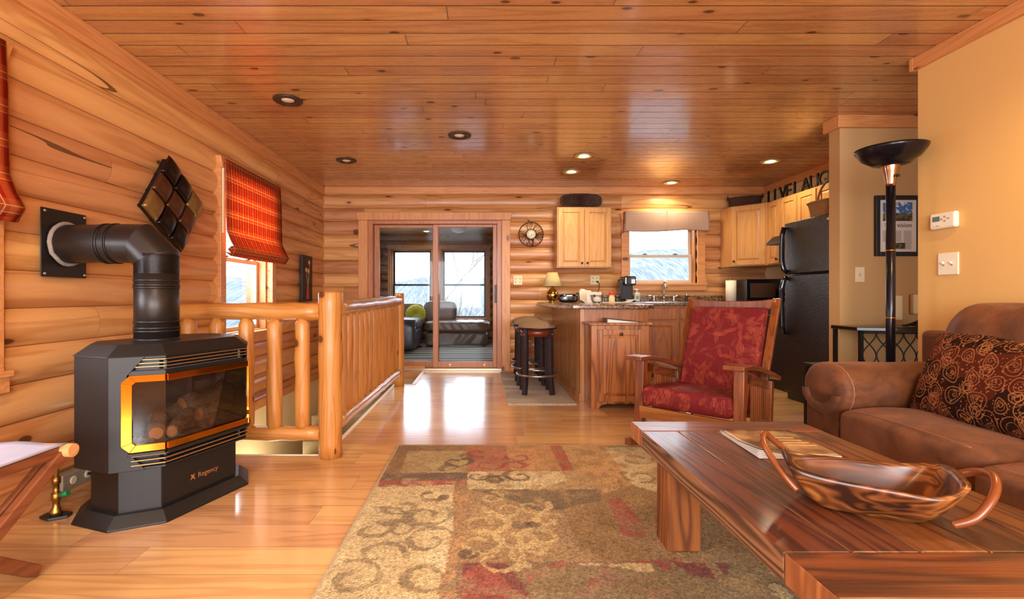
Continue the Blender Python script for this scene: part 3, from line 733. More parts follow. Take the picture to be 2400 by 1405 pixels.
for x in (-.03, .055): MB().lathe([(.020, 0), (.020, .004), (.016, .005)], n=20).obj('socket', plain('socket_cream', '#d9c9a6', .5), r).matrix_local = Matrix.Translation((x, -.045, -.01)) @ Matrix.Rotation(R(90), 4, 'X')
MB().tube([(.055, -.05, -.01), (.055, -.075, -.01), (.09, -.085, -.03), (.16, -.06, -.04), (.3, -.05, -.095)], .008, 8).obj('plug_cord', m_black, r)

# ------------------------------------------------------------------ folding rack
r = thing('folding_rack', 'folding wooden rack with grey fabric top cut off at the lower left', 'rack', (0, 0, 0))
m_rk = wood('rack_wood', '#8a5030', '#5c2e18', 'Y', 'Z', rough=.45, bump=.3)
m_dow = wood('rack_dowel', '#d9a46a', '#b07a44', 'X', 'Z', rough=.5)
fx = -1.545
def fab(u, v):   # u along x to the left, v along y toward camera
    x = fx+.03-u*.75; y = 1.77-v*.62; return (x, y, .462-.02*math.sin(u*PI)*math.sin(v*PI)-.004*math.sin(u*20))
o = MB().surf(fab, 20, 20).obj('fabric_top', plain('grey_fabric_top', '#9a94a0', .45, noise=.15, nscale=12, spec=.6), r); md = o.modifiers.new('s', 'SOLIDIFY'); md.thickness = .004
MB().box(fx-.02, fx+.02, 1.16, 1.76, .415, .452).obj('side_rail', m_rk, r, bevel=.004)
MB().cyl((fx-.8, 1.765, .435), (fx+.055, 1.765, .435), .024, n=24).obj('dowel', m_dow, r)
MB().cyl((fx-.8, 1.165, .435), (fx+.055, 1.165, .435), .024, n=24).obj('dowel', m_dow, r)
for x, nm in ((fx-.0, 0), (fx-.78, 1)):
    MB().beam((x+.018, 1.765, .43), (x+.018, 1.20, .012), .028, .04).obj('leg', m_rk, r, bevel=.004)
    MB().beam((x-.016, 1.76, .43), (x-.016, 1.21, .012), .022, .036).obj('leg', m_rk, r, bevel=.004)
    MB().beam((x-.05, 1.72, .018), (x-.05, 1.18, .42), .05, .04).obj('leg', m_rk, r, bevel=.004)
MB().box(fx-.8, fx-.05, 1.2, 1.235, .03, .06).obj('foot_bar', m_rk, r, bevel=.004)

# ------------------------------------------------------------------ log railing
m_rail = wood('railing_log', '#c98a44', '#9c5e26', 'Z', 'X', rough=.42, knots=.3, kscale=6, bump=.3, var=.2, coat=.1)
m_railx = wood('railing_log_x', '#c98a44', '#9c5e26', 'X', 'Z', rough=.42, knots=.3, kscale=6, bump=.3, coat=.1)
m_raily = wood('railing_log_y', '#cf9a5c', '#a06a34', 'Y', 'Z', rough=.3, knots=.3, kscale=6, bump=.3, coat=.4)
rail = thing('log_railing', 'peeled log stair railing with two posts and fat spindles', 'railing', (0, 0, 0))
def wob(a, b, r0, k=10, seed=0, amp=.004, ends=None):
    rr = random.Random(seed); a = Vector(a); b = Vector(b); pts = [a.lerp(b, i/k) for i in range(k+1)]
    pts = [p+Vector((rr.uniform(-1, 1), rr.uniform(-1, 1), rr.uniform(-1, 1)))*amp if 0 < i < k else p for i, p in enumerate(pts)]
    rad = [r0*rr.uniform(.96, 1.05) for _ in pts]
    if ends: rad[0] = r0*ends; rad[-1] = r0*ends
    return pts, rad
def post(x, y, r0, h, seed):
    pts, rad = wob((x, y, 0), (x, y, h-.012), r0, 12, seed, .0015); pts += [Vector((x, y, h-.004)), Vector((x, y, h))]; rad += [r0*.97, r0*.9]
    return MB().tube(pts, rad, 32).obj('post', m_rail, rail)
post(-.94, 3.0, .0715, 1.022, 1); post(-.915, 5.34, .052, 1.025, 2)
PX = -.935
for z0, r0, sd in ((.90, .052, 3), (.145, .045, 4)):
    pts, rad = wob((XL+.03, 3.0, z0), (-1.0, 3.0, z0), r0, 14, sd); MB().tube(pts, rad, 24).obj('rail', m_railx, rail)
for z0, z1, r0, sd in ((.915, .945, .052, 5), (.18, .155, .045, 6)):
    pts, rad = wob((PX, 3.06, z0), (PX+.015, 5.27, z1), r0, 16, sd); pts.append(pts[-1]+Vector((0, .03, 0))); rad.append(r0*.55)
    MB().tube(pts, rad, 24).obj('rail', m_raily, rail)
def spindle(x, y, z0, z1, r0, seed, ax):
    rr = random.Random(seed); n = 9; zs = [z0, z0+.035] + [z0+.035+(z1-z0-.08)*i/6 for i in range(1, 6)] + [z1-.045, z1]
    rad = [r0*.55, r0] + [r0*rr.uniform(.95, 1.06) for _ in range(5)] + [r0, r0*.55]
    pts = [Vector((x+rr.uniform(-.002, .002), y+rr.uniform(-.002, .002), z)) for z in zs]
    mb = MB(); mb.tube(pts, rad, 18); o = mb.obj('spindle', m_rail, rail)
    for e in o.data.polygons: pass
    return o
for i, px in enumerate((443, 509, 578, 644, 709)):
    spindle((px-1130)/1133*3.0, 3.0, .165, .865, .045, 20+i, 'x')
spindle((375-1130)/1133*3.0, 3.0, .165, .865, .045, 31, 'x')
for i in range(14): spindle(PX+.005, 3.20+i*.153, .20, .895+.02*i/14, .036, 40+i, 'y')
# ------------------------------------------------------------------ cabinets
m_oak = wood('oak_upper', '#cf9c60', '#b07a42', 'Z', 'X', rough=.38, ringf=5, scale=1.6, coat=.1, bump=.1)
m_oakd = wood('oak_base', '#b06c34', '#7c401a', 'Z', 'X', rough=.38, ringf=5, scale=1.6, coat=.1, bump=.1)
m_oakp = wood('oak_beadboard', '#c48c50', '#94602c', 'Z', 'Y', rough=.32, ringf=4, scale=1.6, coat=.25, bump=.1)
m_knob = plain('bronze_knob', '#4a3424', .35, .8)
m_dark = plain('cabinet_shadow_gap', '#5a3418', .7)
def cab_door(parent, x0, x1, z0, z1, y, mat, knob=None, name='door', fr=.055):
    mb = MB()
    mb.box(x0, x0+fr, y-.02, y, z0, z1).box(x1-fr, x1, y-.02, y, z0, z1).box(x0+fr, x1-fr, y-.02, y, z0, z0+fr).box(x0+fr, x1-fr, y-.02, y, z1-fr, z1)
    mb.box(x0+fr, x1-fr, y-.010, y, z0+fr, z1-fr)
    a, b, c, d = x0+fr+.006, x1-fr-.006, z0+fr+.006, z1-fr-.006; e = .022
    mb.add([(a, y-.010, c), (b, y-.010, c), (b, y-.010, d), (a, y-.010, d), (a+e, y-.019, c+e), (b-e, y-.019, c+e), (b-e, y-.019, d-e), (a+e, y-.019, d-e)],
           [(0, 1, 5, 4), (1, 2, 6, 5), (2, 3, 7, 6), (3, 0, 4, 7), (4, 5, 6, 7)])
    o = mb.obj(name, mat, parent, bevel=.0025)
    if knob:
        q = MB(); q.cyl((knob[0], y-.02, knob[1]), (knob[0], y-.034, knob[1]), .006, n=10); q.cushion((knob[0], y-.04, knob[1]), .03, .016, .03, 1, 6)
        q.obj('knob', m_knob, o)
    return o
def cabinet(name, label, loc, rz, w0, dep, z0, z1, doors, mat, knob_low=True, group=None, drawers=(), toe=False):
    r = thing(name, label, 'cabinet', loc, rz, group)
    MB().box(0, w0, -dep+.0, -.001, z0+(.1 if toe else 0), z1).obj('body', mat, r, bevel=.002)
    if toe: MB().box(0, w0, -dep+.07, -.001, z0, z0+.1).obj('toe_kick', m_dark, r)
    for i, (a, b, side) in enumerate(doors):
        kz = (z0+.06 if knob_low else z1-.23) if not toe else (z1-.235)
        kx = b-.03 if side == 'R' else a+.03
        zz1 = z1-.015 if not drawers else z1-.19
        cab_door(r, a, b, z0+(.12 if toe else .012), zz1, -dep, mat, (kx, kz))
    for a, b in drawers:
        MB().box(a, b, -dep-.02, -dep, z1-.165, z1-.025).obj('drawer', mat, r, bevel=.005)
    return r
U = 'upper oak cabinets'
cabinet('upper_cabinet', 'oak wall cabinet left of the kitchen window with two doors', (.95, YF-.045, 0), 0, .69, .30, 1.35, 2.12, [(.012, .34, 'R'), (.35, .678, 'L')], m_oak)
# corner cabinet
cc = thing('corner_cabinet', 'diagonal oak corner wall cabinet above the microwave', 'cabinet', (0, 0, 0))
K = 3.779; F = YF-.04
MB().prism([(3.17, F), (3.17, 6.17), (3.47, 5.865), (K, 5.865), (K, F)], 1.366, 2.13).obj('body', m_oak, cc, bevel=.002)
o = cab_door(cc, .02, .40, 1.38, 2.115, 0, m_oak, (.05, 1.43)); o.matrix_local = Matrix.Translation((3.17, 6.17, 0)) @ Matrix.Rotation(R(-45), 4, 'Z')
cabinet('upper_cabinet', 'narrow tall oak wall cabinet between corner cabinet and range hood', (K, 5.86, 0), R(-90), .25, .31, 1.366, 2.13, [(.01, .24, 'R')], m_oak)
cabinet('upper_cabinet', 'short oak wall cabinet with two doors above the range hood', (K, 5.605, 0), R(-90), .61, .31, 1.68, 2.13, [(.01, .30, 'R'), (.31, .60, 'L')], m_oak)
cabinet('upper_cabinet', 'oak cabinet above the refrigerator partly behind the hall wall', (K, 4.99, 0), R(-90), .93, .31, 1.77, 2.13, [(.01, .46, 'R'), (.47, .92, 'L')], m_oak)
hd = thing('range_hood', 'slim black range hood under the short cabinets', 'range hood', (K, 5.59, 0), R(-90))
MB().prism([(-.50, 1.575), (-.50, 1.60), (-.42, 1.675), (0, 1.675), (0, 1.575)], .01, .59, 'x').obj('canopy', m_black, hd, bevel=.003)
MB().box(.1, .5, -.4, -.1, 1.568, 1.575).obj('filter', plain('hood_filter', '#77777a', .4, .8), hd)
# range below (mostly hidden)
rg = thing('kitchen_range', 'black cooking range beside the refrigerator', 'range', (K, 5.60, 0), R(-90))
MB().box(.01, .60, -.64, 0, 0, .91).obj('body', m_black, rg, bevel=.005)
MB().box(.01, .60, -.08, 0, .91, 1.08).obj('back_panel', m_black, rg, bevel=.005)
MB().tube([(.06, -.69, .78), (.56, -.69, .78)], .011, 10).obj('oven_handle', m_black, rg)
for x, y in ((.16, -.18), (.44, -.18), (.16, -.46), (.44, -.46)): MB().lathe([(.0, .0), (.085, 0), (.085, .012), (.06, .014)], c=(x, y, .91), n=20).obj('burner', plain('burner', '#111111', .5), rg)

# ------------------------------------------------------------------ counters and base cabinets
def granite():
    t = NT('laminate_granite'); v = t.vor(t.coord(), 90); n = t.noise(t.coord(), 40, 4, .7); f = t.math('ADD', t.math('MULTIPLY', t.sep(v.outputs['Color'])[0], .45), t.math('MULTIPLY', n, .5))
    t.set(t.ramp(f, [(.2, '#2c1a12'), (.42, '#5e4230'), (.6, '#8a6a4c'), (.85, '#b89c78')]), .22, spec=.6); t.b.inputs['Coat Weight'].default_value = .3; return t.m
m_gran = granite()
B = 'base oak cabinets under the back counter'
cabinet('base_cabinet', 'oak base cabinet under the sink, left one', (1.62, YF-.045, 0), 0, .76, .56, 0, .874, [(.02, .37, 'R'), (.385, .74, 'L')], m_oakd, drawers=((.02, .74),), toe=True)
cabinet('base_cabinet', 'oak base cabinet under the sink, right one behind the rocker', (2.38, YF-.045, 0), 0, .76, .56, 0, .874, [(.02, .37, 'R'), (.385, .74, 'L')], m_oakd, drawers=((.02, .74),), toe=True)
cabinet('base_cabinet', 'oak corner base cabinet under the microwave', (3.14, YF-.045, 0), 0, .636, .56, 0, .874, [(.02, .31, 'R')], m_oakd, drawers=((.02, .31),), toe=True)
bc = MB()
bc.box(.73, K, 5.83, YF-.046, .876, .914).box(1.62, K, YF-.07, YF-.045, .914, 1.0)
o = bc.obj('back_counter', m_gran, bevel=.008); tag(o, 'granite patterned kitchen counter with backsplash below the window', 'countertop')
pn = MB().prism([(.71, 5.826), (.71, 4.60), (.84, 4.45), (1.53, 4.45), (1.60, 4.50), (1.62, 4.60), (1.62, 5.826)], .876, .914).obj('peninsula_counter', m_gran, bevel=.008)
tag(pn, 'granite patterned peninsula counter with a lamp and radio on it', 'countertop')
# peninsula base with beadboard side
pb = thing('peninsula_cabinet', 'oak peninsula base with vertical beadboard panel behind the stools', 'cabinet', (0, 0, 0))
MB().box(.94, 1.575, 4.58, 5.85, .0, .874).obj('body', m_oakd, pb, bevel=.002)
bd = MB(); y = 4.575
while y < 6.41:
    y2 = min(y+.095, 6.42); bd.box(.928, .939, y+.0025, y2-.0025, .0, .874); y = y2
bd.box(.935, .94, 4.575, 6.42, 0, .874).obj('beadboard', m_oakp, pb, bevel=.002)
MB().box(.915, .93, 4.56, 6.41, 0, .07).obj('base_trim', m_oakp, pb, bevel=.003)
MB().box(.925, .965, 4.56, 4.60, 0, .874).obj('corner_post', m_oakp, pb, bevel=.003)
MB().box(.96, 1.575, 4.565, 4.58, .0, .874).obj('end_panel', m_oakd, pb, bevel=.002)

# tilt-out bin
bn = thing('tilt_out_bin', 'freestanding oak tilt-out bin cabinet at the end of the peninsula', 'bin cabinet', (.965, 4.27, 0))
bb = MB().box(0, .51, 0, .285, .07, .735).box(0, .015, 0, .285, 0, .735).box(.495, .51, 0, .285, 0, .735)
bb = MB().box(0, .51, 0, .285, .07, .735).box(-.0005, .015, .012, .2845, 0, .069).box(.495, .5105, .012, .2845, 0, .069)
bb.prism([(0, 0), (.06, 0), (.09, .03), (.15, .045), (.2, .04), (.255, .05), (.31, .04), (.36, .045), (.42, .03), (.45, 0), (.51, 0), (.51, .08), (0, .08)], -.004, .012, 'y')
m_oakr = wood('oak_bold', '#b8743a', '#6e3a16', 'Z', 'X', rough=.35, ringf=8, scale=1.0, grain=1.4, coat=.2)
bb.obj('body', m_oakr, bn, bevel=.002)
cab_door(bn, .05, .46, .065, .70, 0, m_oakr, (.255, .66), fr=.05)
MB().box(-.025, .535, -.03, .29, .735, .757).obj('top', m_oakr, bn, bevel=.007, seg=3)
bi = thing('binder', 'thin black ring binder lying on the oak bin cabinet', 'binder', (1.24, 4.40, .7575), R(-6))
MB().prism([(-.11, 0), (.15, 0), (.15, .004), (-.11, .03)], -.10, .10, 'y').obj('pages', plain('paper_white', '#e8e2d4', .8), bi)
MB().prism([(-.115, -.0), (.16, .0), (.16, .001), (-.115, .001)], -.11, .11, 'y').prism([(-.118, .031), (.16, .0045), (.16, .007), (-.118, .035)], -.11, .11, 'y').box(-.119, -.113, -.11, .11, 0, .034).obj('cover', m_black, bi)

# ------------------------------------------------------------------ sink, faucet, window valance
m_chrome = plain('chrome', '#d8d8dc', .08, 1)
m_steel = plain('steel_sink', '#c8c8c8', .22, 1)
sk = thing('kitchen_sink', 'stainless steel sink set in the back counter', 'sink', (2.40, 6.13, .914))
s = MB().box(-.37, .37, .20, .235, 0, .006).box(-.37, .37, -.22, -.195, 0, .006).box(-.40, -.37, -.22, .235, 0, .006).box(.37, .40, -.22, .235, 0, .006).box(-.37, .37, -.195, .2, .0, .0015)
s.obj('rim', m_steel, sk, bevel=.003)
fa = thing('faucet', 'chrome gooseneck kitchen faucet with two lever handles', 'faucet', (2.385, 6.345, .9205))
MB().lathe([(.028, 0), (.028, .008), (.016, .03), (.016, .05), (.012, .06)], n=16).tube([(0, 0, .05), (0, 0, .2), (-.005, -.02, .25), (-.012, -.06, .275), (-.02, -.10, .262), (-.025, -.125, .225), (-.026, -.13, .20)], .011, 12).obj('spout', m_chrome, fa)
MB().lathe([(.014, 0), (.02, .03), (.014, .05)], c=(-.026, -.13, .165), n=12).obj('spray_head', m_chrome, fa)
for sg in (-1, 1):
    MB().lathe([(.022, 0), (.016, .02), (.014, .045), (.02, .06), (.008, .075)], c=(sg*.13, 0, 0), n=12).tube([(sg*.13, 0, .065), (sg*.17, -.01, .078), (sg*.21, -.015, .075)], .008, 8).obj('handle', m_chrome, fa)
MB().box(-.17, .17, -.03, .03, 0, .006).obj('deck_plate', m_chrome, fa, bevel=.003)
sp = thing('side_sprayer', 'black side sprayer right of the faucet', 'sprayer', (2.68, 6.33, .921)); MB().lathe([(.02, 0), (.018, .02), (.011, .03), (.011, .07)], n=12).obj('body', m_black, sp); MB().lathe([(.011, .07), (.015, .075), (.015, .10), (.002, .105)], n=12).obj('nozzle', m_chrome, sp)
so = thing('soap_bottle', 'cream soap pump bottle left of the faucet', 'soap bottle', (2.01, 6.28, .9145))
MB().prism([(-.035, -.02), (.035, -.02), (.035, .02), (-.035, .02)], 0, .12).obj('bottle', plain('soap_cream', '#e4d8b4', .3), so, bevel=.012, seg=3)
MB().box(-.02, .02, -.0215, -.02, .04, .08).obj('paper_label', plain('soap_label', '#8fa0b0', .6), so)
MB().cyl((0, 0, .12), (0, 0, .155), .009).cyl((0, 0, .155), (0, 0, .168), .016).tube([(0, 0, .163), (-.02, -.01, .165), (-.045, -.02, .158)], .006, 8).obj('pump', plain('white_plastic', '#f2efe6', .35), so)
# valance
t = NT('valance_gingham'); s3 = t.sep(t.coord())
def chk(c, p): return t.math('LESS_THAN', t.math('FRACT', t.math('DIVIDE', c, p)), .5)
t.set(t.mix(t.math('MULTIPLY', t.math('ADD', chk(s3[0], .022), chk(s3[2], .022)), .5), '#e2cdb4', '#a87c70'), .9, spec=.1)
tr = t.n.new('ShaderNodeBsdfTranslucent'); tr.inputs[0].default_value = rgba('#e0c8b0'); mx = t.n.new('ShaderNodeMixShader'); mx.inputs[0].default_value = .35
t.l.new(t.b.outputs[0], mx.inputs[1]); t.l.new(tr.outputs[0], mx.inputs[2]); t.l.new(mx.outputs[0], t.out.inputs[0]); m_ging = t.m
va = thing('window_valance', 'tan gingham valance box over the kitchen window', 'valance', (2.415, YF-.05, 0))
def vf(u, v):
    x = -.545+u*1.09; pl = math.exp(-((u-.5)/.012)**2); y = -.115+.035*v*0 + .02*pl - .01*math.sin(v*PI)+.006*math.sin(u*16)*v; z = 2.10-v*.26-.012*math.sin(u*PI*2)*v
    return (x*(1+.012*v), y, z)
o = MB().surf(vf, 60, 12).obj('skirt', m_ging, va); o.modifiers.new('s', 'SOLIDIFY').thickness = .003
for sg in (-1, 1):
    o = MB().surf(lambda u, v: (sg*(.545+.008*v), -.115+u*.10, 2.10-v*(.26-.0*u)), 4, 6).obj('side_flap', m_ging, va); o.modifiers.new('s', 'SOLIDIFY').thickness = .003
MB().box(-.54, .54, -.11, -.02, 2.088, 2.10).obj('mounting_board', m_ging, va)

# ------------------------------------------------------------------ things on the counters
zt = .9145
lp = thing('table_lamp', 'small brass lamp with cream shade on the peninsula counter', 'lamp', (.875, 6.02, zt))
m_br = plain('satin_brass', '#b8934f', .22, 1.0)
MB().lathe([(.05, 0), (.052, .006), (.04, .012), (.045, .02), (.07, .05), (.083, .085), (.075, .12), (.045, .155), (.02, .175), (.012, .19), (.012, .24)], n=30).obj('base', m_br, lp)
t = NT('lamp_shade_cream'); t.set('#ecdfa8', .9); tr = t.n.new('ShaderNodeBsdfTranslucent'); tr.inputs[0].default_value = rgba('#f0e0a8'); mx = t.n.new('ShaderNodeMixShader'); mx.inputs[0].default_value = .4
t.l.new(t.b.outputs[0], mx.inputs[1]); t.l.new(tr.outputs[0], mx.inputs[2]); t.l.new(mx.outputs[0], t.out.inputs[0]); m_shade = t.m
MB().lathe([(.122, .20), (.062, .37)], n=40).obj('lamp_shade', m_shade, lp); MB().tube([(-.12, 0, .203), (.12, 0, .203)], .0015, 6).cyl((0, 0, .22), (0, 0, .29), .014).obj('socket', m_br, lp)
for m_ in ('lamp_shade',): pass
o = [x for x in lp.children if x.name.startswith('lamp_shade')][0]
# end caps of the shade are removed so that it is open
bm = bmesh.new(); bm.from_mesh(o.data); bmesh.ops.delete(bm, geom=[f for f in bm.faces if len(f.verts) > 4], context='FACES'); bm.to_mesh(o.data); bm.free(); o.modifiers.new('s', 'SOLIDIFY').thickness = .002
rd = thing('portable_radio', 'rounded black portable stereo beside the brass lamp', 'stereo', (1.04, 5.85, zt))
m_gl = plain('gloss_black', '#101118', .12, 0, .7)
MB().cushion((0, 0, .052), .235, .13, .104, .55, 12).obj('body', m_gl, rd)
MB().box(-.03, .04, -.066, -.055, .075, .09).obj('display', plain('stereo_silver', '#9aa0a8', .3, .6), rd)
for sg in (-1, 1): MB().lathe([(.032, 0), (.028, .004), (.01, .002)], n=20).obj('speaker', m_black, rd).matrix_local = Matrix.Translation((sg*.07, -.060, .048)) @ Matrix.Rotation(R(90), 4, 'X')
ca = thing('white_canister', 'white canister with curved back and card behind the glass bowl', 'canister', (1.28, 5.98, zt))
m_wht = plain('white_ceramic', '#e8e0cc', .35)
MB().prism([(-.075, 0), (.075, 0), (.08, .10), (.06, .145), (.0, .15), (-.03, .165), (-.07, .165), (-.085, .12)], -.04, .04, 'y').obj('body', m_wht, ca, bevel=.012, seg=3)
MB().tube([(-.08, 0, .11), (-.11, 0, .115), (-.115, 0, .07), (-.10, 0, .02), (-.08, 0, .03)], .009, 10).obj('handle', m_knob, ca)
cd = thing('cream_card', 'cream folded card with dark motif standing behind the glass bowl', 'card', (1.30, 5.62, zt))
MB().box(-.085, .085, -.006, .0, 0, .125).obj('sheet', m_wht, cd); MB().box(-.012, .015, -.0075, -.006, .07, .095).obj('motif', m_knob, cd)
gb = thing('glass_bowl', 'clear glass bowl holding dark pods at the counter edge', 'bowl', (1.13, 4.74, zt))
m_cg = glass('clear_glass', (.98, .99, .99), .7)
MB().lathe([(.045, 0), (.048, .004), (.062, .04), (.072, .09), (.068, .09), (.058, .04), (.04, .008), (.001, .008)], n=28).obj('bowl', m_cg, gb)
for i in range(4):
    a = i*1.6; MB().cyl((.022*math.cos(a)*(i > 0)*1.3, .022*math.sin(a)*(i > 0)*1.3, .009+.0*i), (.022*math.cos(a)*(i > 0)*1.3, .022*math.sin(a)*(i > 0)*1.3, .022), .011, n=10).obj('pod', m_knob, gb)
ty = thing('serving_tray', 'long cream serving tray in front of the coffee maker', 'tray', (1.47, 5.72, zt))
MB().prism([(-.27, 0), (.25, 0), (.30, .03), (.285, .03), (.24, .008), (-.26, .008), (-.30, .03), (-.315, .03)], -.10, .10, 'y').obj('tray', m_wht, ty, bevel=.002)
cr_ = thing('creamer_jar', 'clear jar with red lid on the cream tray', 'jar', (1.54, 5.74, zt+.0085))
MB().lathe([(.034, 0), (.036, .05), (.03, .07), (.03, .085)], n=20).obj('jar', plain('creamer', '#e6cfa6', .4), cr_); MB().lathe([(.001, .118), (.034, .118), (.036, .085), (.001, .085)], n=20).obj('lid', plain('red_lid', '#d2322a', .35), cr_)
cm = thing('coffee_maker', 'tall black single-cup coffee maker beside the window', 'coffee maker', (1.815, 6.04, zt))
MB().box(-.085, .075, -.10, .14, 0, .03).box(-.085, .075, .02, .14, .03, .29).obj('body', m_black, cm, bevel=.01, seg=3)
MB().box(-.06, .08, -.10, .14, .21, .325).obj('brew_head', m_gl, cm, bevel=.018, seg=3); MB().box(-.10, -.086, -.05, .13, .0, .25).obj('water_tank', plain('smoke_tank', '#23242b', .1), cm, bevel=.004)
MB().box(.02, .065, -.105, -.10, .23, .285).obj('silver_panel', m_steel, cm, bevel=.002); MB().box(-.05, .06, -.11, -.02, .03, .036).obj('drip_tray', m_steel, cm)
pt = thing('paper_towel_roll', 'upright white paper towel roll beside the microwave', 'paper towel', (3.16, 6.14, zt))
MB().lathe([(.02, .006), (.062, .006), (.062, .275), (.02, .275)], n=32).obj('roll', plain('towel_white', '#f3ecd6', .9, bump=.3), pt); MB().cyl((0, 0, 0), (0, 0, .005), .075, n=30).cyl((0, 0, .005), (0, 0, .30), .01).obj('holder', m_steel, pt)
mw = thing('microwave', 'black countertop microwave with green digits', 'microwave', (3.23, 5.93, zt), R(-9))
MB().box(0, .52, 0, .36, .012, .285).obj('case', m_black, mw, bevel=.004)
MB().box(.004, .395, -.022, -.0005, .016, .281).obj('door', m_gl, mw, bevel=.004); MB().box(.05, .33, -.024, -.022, .06, .235).obj('door_window', plain('microwave_window', '#4a3326', .25), mw)
MB().box(.40, .516, -.022, -.0005, .016, .281).obj('control_panel', m_gl, mw, bevel=.003)
MB().box(.425, .49, -.0235, -.022, .225, .255).obj('display', plain('display_dark', '#0c140c', .2), mw)
Mf = lambda x, y, z: Matrix.Translation((x, y, z)) @ Matrix.Rotation(R(90), 4, 'X')
text('display_digits', '1:47', .024, emit('green_digits', '#9be04a', 1.5), mw, Mf(.458, -.0245, .24), .0003)
m_btn = plain('button_grey', '#b8b0a8', .5)
for i in range(4):
    for j in range(3): MB().box(.43+j*.02, .444+j*.02, -.0235, -.022, .19-i*.022, .20-i*.022).obj('button', m_btn, mw)
for x in (.437, .478): MB().cyl((x, -.022, .07), (x, -.026, .07), .008, n=12).obj('button', m_btn, mw)
for x in (.03, .49):
    for y in (.03, .33): MB().cyl((x, y, 0), (x, y, .012), .012, n=10).obj('foot', m_black, mw)

# ------------------------------------------------------------------ baskets and letters on top of cabinets
def wicker(name, c1, c2, sx=1):
    t = NT(name); s = t.sep(t.coord()); a = t.math('ARCTAN2', s[1], s[0]); w1 = t.math('SINE', t.math('MULTIPLY', a, 60)); w2 = t.math('SINE', t.math('MULTIPLY', s[2], 420))
    f = t.math('MULTIPLY_ADD', t.math('MULTIPLY', w1, w2), .5, .5); t.set(t.mix(f, c1, c2), .6); t.bump(f, .8, .006); return t.m
m_wd = wicker('dark_wicker', '#1c100b', '#5a3422'); m_wt = wicker('tan_wicker', '#6a4524', '#c08c50')
b1 = thing('wicker_tray', 'oval dark wicker tray standing on the left wall cabinet', 'basket', (1.27, YF-.20, 2.130))
def trf(u, v):
    a = u*2*PI; k = v; x = .26*math.copysign(abs(math.cos(a))**.6, math.cos(a))*(.0+k); z = .085*math.copysign(abs(math.sin(a))**.7, math.sin(a))*k
    return (x, -.01-.05*k**4+.0, .085+z)
o = MB().surf(trf, 60, 10, cu=True).obj('bowl', m_wd, b1); o.modifiers.new('s', 'SOLIDIFY').thickness = .01
rim = [(.262*math.copysign(abs(math.cos(a))**.6, math.cos(a)), -.062, .087+.085*math.copysign(abs(math.sin(a))**.7, math.sin(a))) for a in [2*PI*i/60 for i in range(60)]]
MB().tube(rim, .009, 8, closed=True).obj('rim', m_wd, b1)
for q in range(5):   # woven strands
    pts = [(p[0]*(.25+.15*q), -.02-.004*q+.006*math.sin(i*1.3+q), .085+(p[2]-.087)*(.25+.15*q)) for i, p in enumerate(rim)]; MB().tube(pts, .006, 6, closed=True).obj('strand', m_wd, b1)
def basket(label, loc, rx, ry, h, mat, handle=False, rz=0):
    r = thing('wicker_basket', label, 'basket', loc, rz)
    def f(u, v):
        a = u*2*PI; k = .85+.15*v; e = .75; wv = 1+.012*math.sin(v*30+(round(u*48) % 2)*PI)
        return (rx*k*wv*math.copysign(abs(math.cos(a))**e, math.cos(a)), ry*k*wv*math.copysign(abs(math.sin(a))**e, math.sin(a)), v*h)
    o = MB().surf(f, 48, 14, cu=True).obj('body', mat, r); o.modifiers.new('s', 'SOLIDIFY').thickness = .006
    MB().tube([f(i/48, 1) for i in range(48)], .009, 8, closed=True).obj('rim', mat, r)
    MB().prism([f(i/24, 0)[:2] for i in range(24)], 0, .006).obj('bottom', mat, r)
    if handle: MB().tube([(0, ry*math.cos(a), h+math.sin(a)*handle) for a in [PI*i/16 for i in range(17)]], .009, 8).obj('handle', mat, r)
    else:
        for sg in (-1, 1): MB().tube([(sg*rx*.98, ry*.4*math.cos(a), h+math.sin(a)*.04) for a in [PI*i/10 for i in range(11)]], .007, 8).obj('handle', mat, r)
    return r
basket('dark wicker basket on top of the diagonal corner cabinet', (3.38, 6.22, 2.131), .2, .11, .12, m_wd, rz=R(-30))
basket('tan wicker basket with hoop handle on top of the refrigerator', (3.10, 4.30, 1.7015), .15, .17, .13, m_wt, handle=.20, rz=R(0))
m_let = plain('letter_black', '#171310', .5)
ly = 5.97; ML = lambda x, y, z: Matrix.Translation((x, y, z)) @ Matrix.Rotation(R(-90), 4, 'Z') @ Matrix.Rotation(R(90), 4, 'X')
for ch, dy in zip('LIVELAUGHLOVE', (0, .13, .225, .36, .50, .62, .765, .90, 1.04, 1.24, 1.35, 1.5, 1.64)):
    if dy > 1.2 and ch != 'L': continue
    me = text_mesh(ch, .225, .008, 'LEFT'); me.transform(ML(3.53, 0, 0)); zs = [v.co.z for v in me.vertices]; me.transform(Matrix.Translation((0, 0, -min(zs)))); me.materials.clear(); me.materials.append(m_let)
    xs = [v.co.y for v in me.vertices]; cy = max(xs); me.transform(Matrix.Translation((0, -cy, 0)))
    o = bpy.data.objects.new('letter', me); COL.objects.link(o); o.location = (0, ly-dy, 2.131)
    nth = {0: 'first', .5: 'second', 1.24: 'last'}.get(dy, 'only')
    lab = {'L': {'first': 'first black wooden letter L, of LIVE, next to the dark basket', 'second': 'black wooden letter L that begins LAUGH', 'last': 'black wooden letter L cut off by the hall wall'}.get(nth, ''),
           'A': 'black wooden letter A of LAUGH on the cabinets', 'I': 'black wooden letter I of LIVE on the cabinets', 'V': 'black wooden letter V of LIVE on the cabinets', 'E': 'black wooden letter E of LIVE on the cabinets',
           'U': 'black wooden letter U of LAUGH on the cabinets', 'G': 'black wooden letter G of LAUGH on the cabinets', 'H': 'black wooden letter H of LAUGH on the cabinets'}[ch]
    tag(o, lab, 'letter', 'wooden letters on the cabinets')

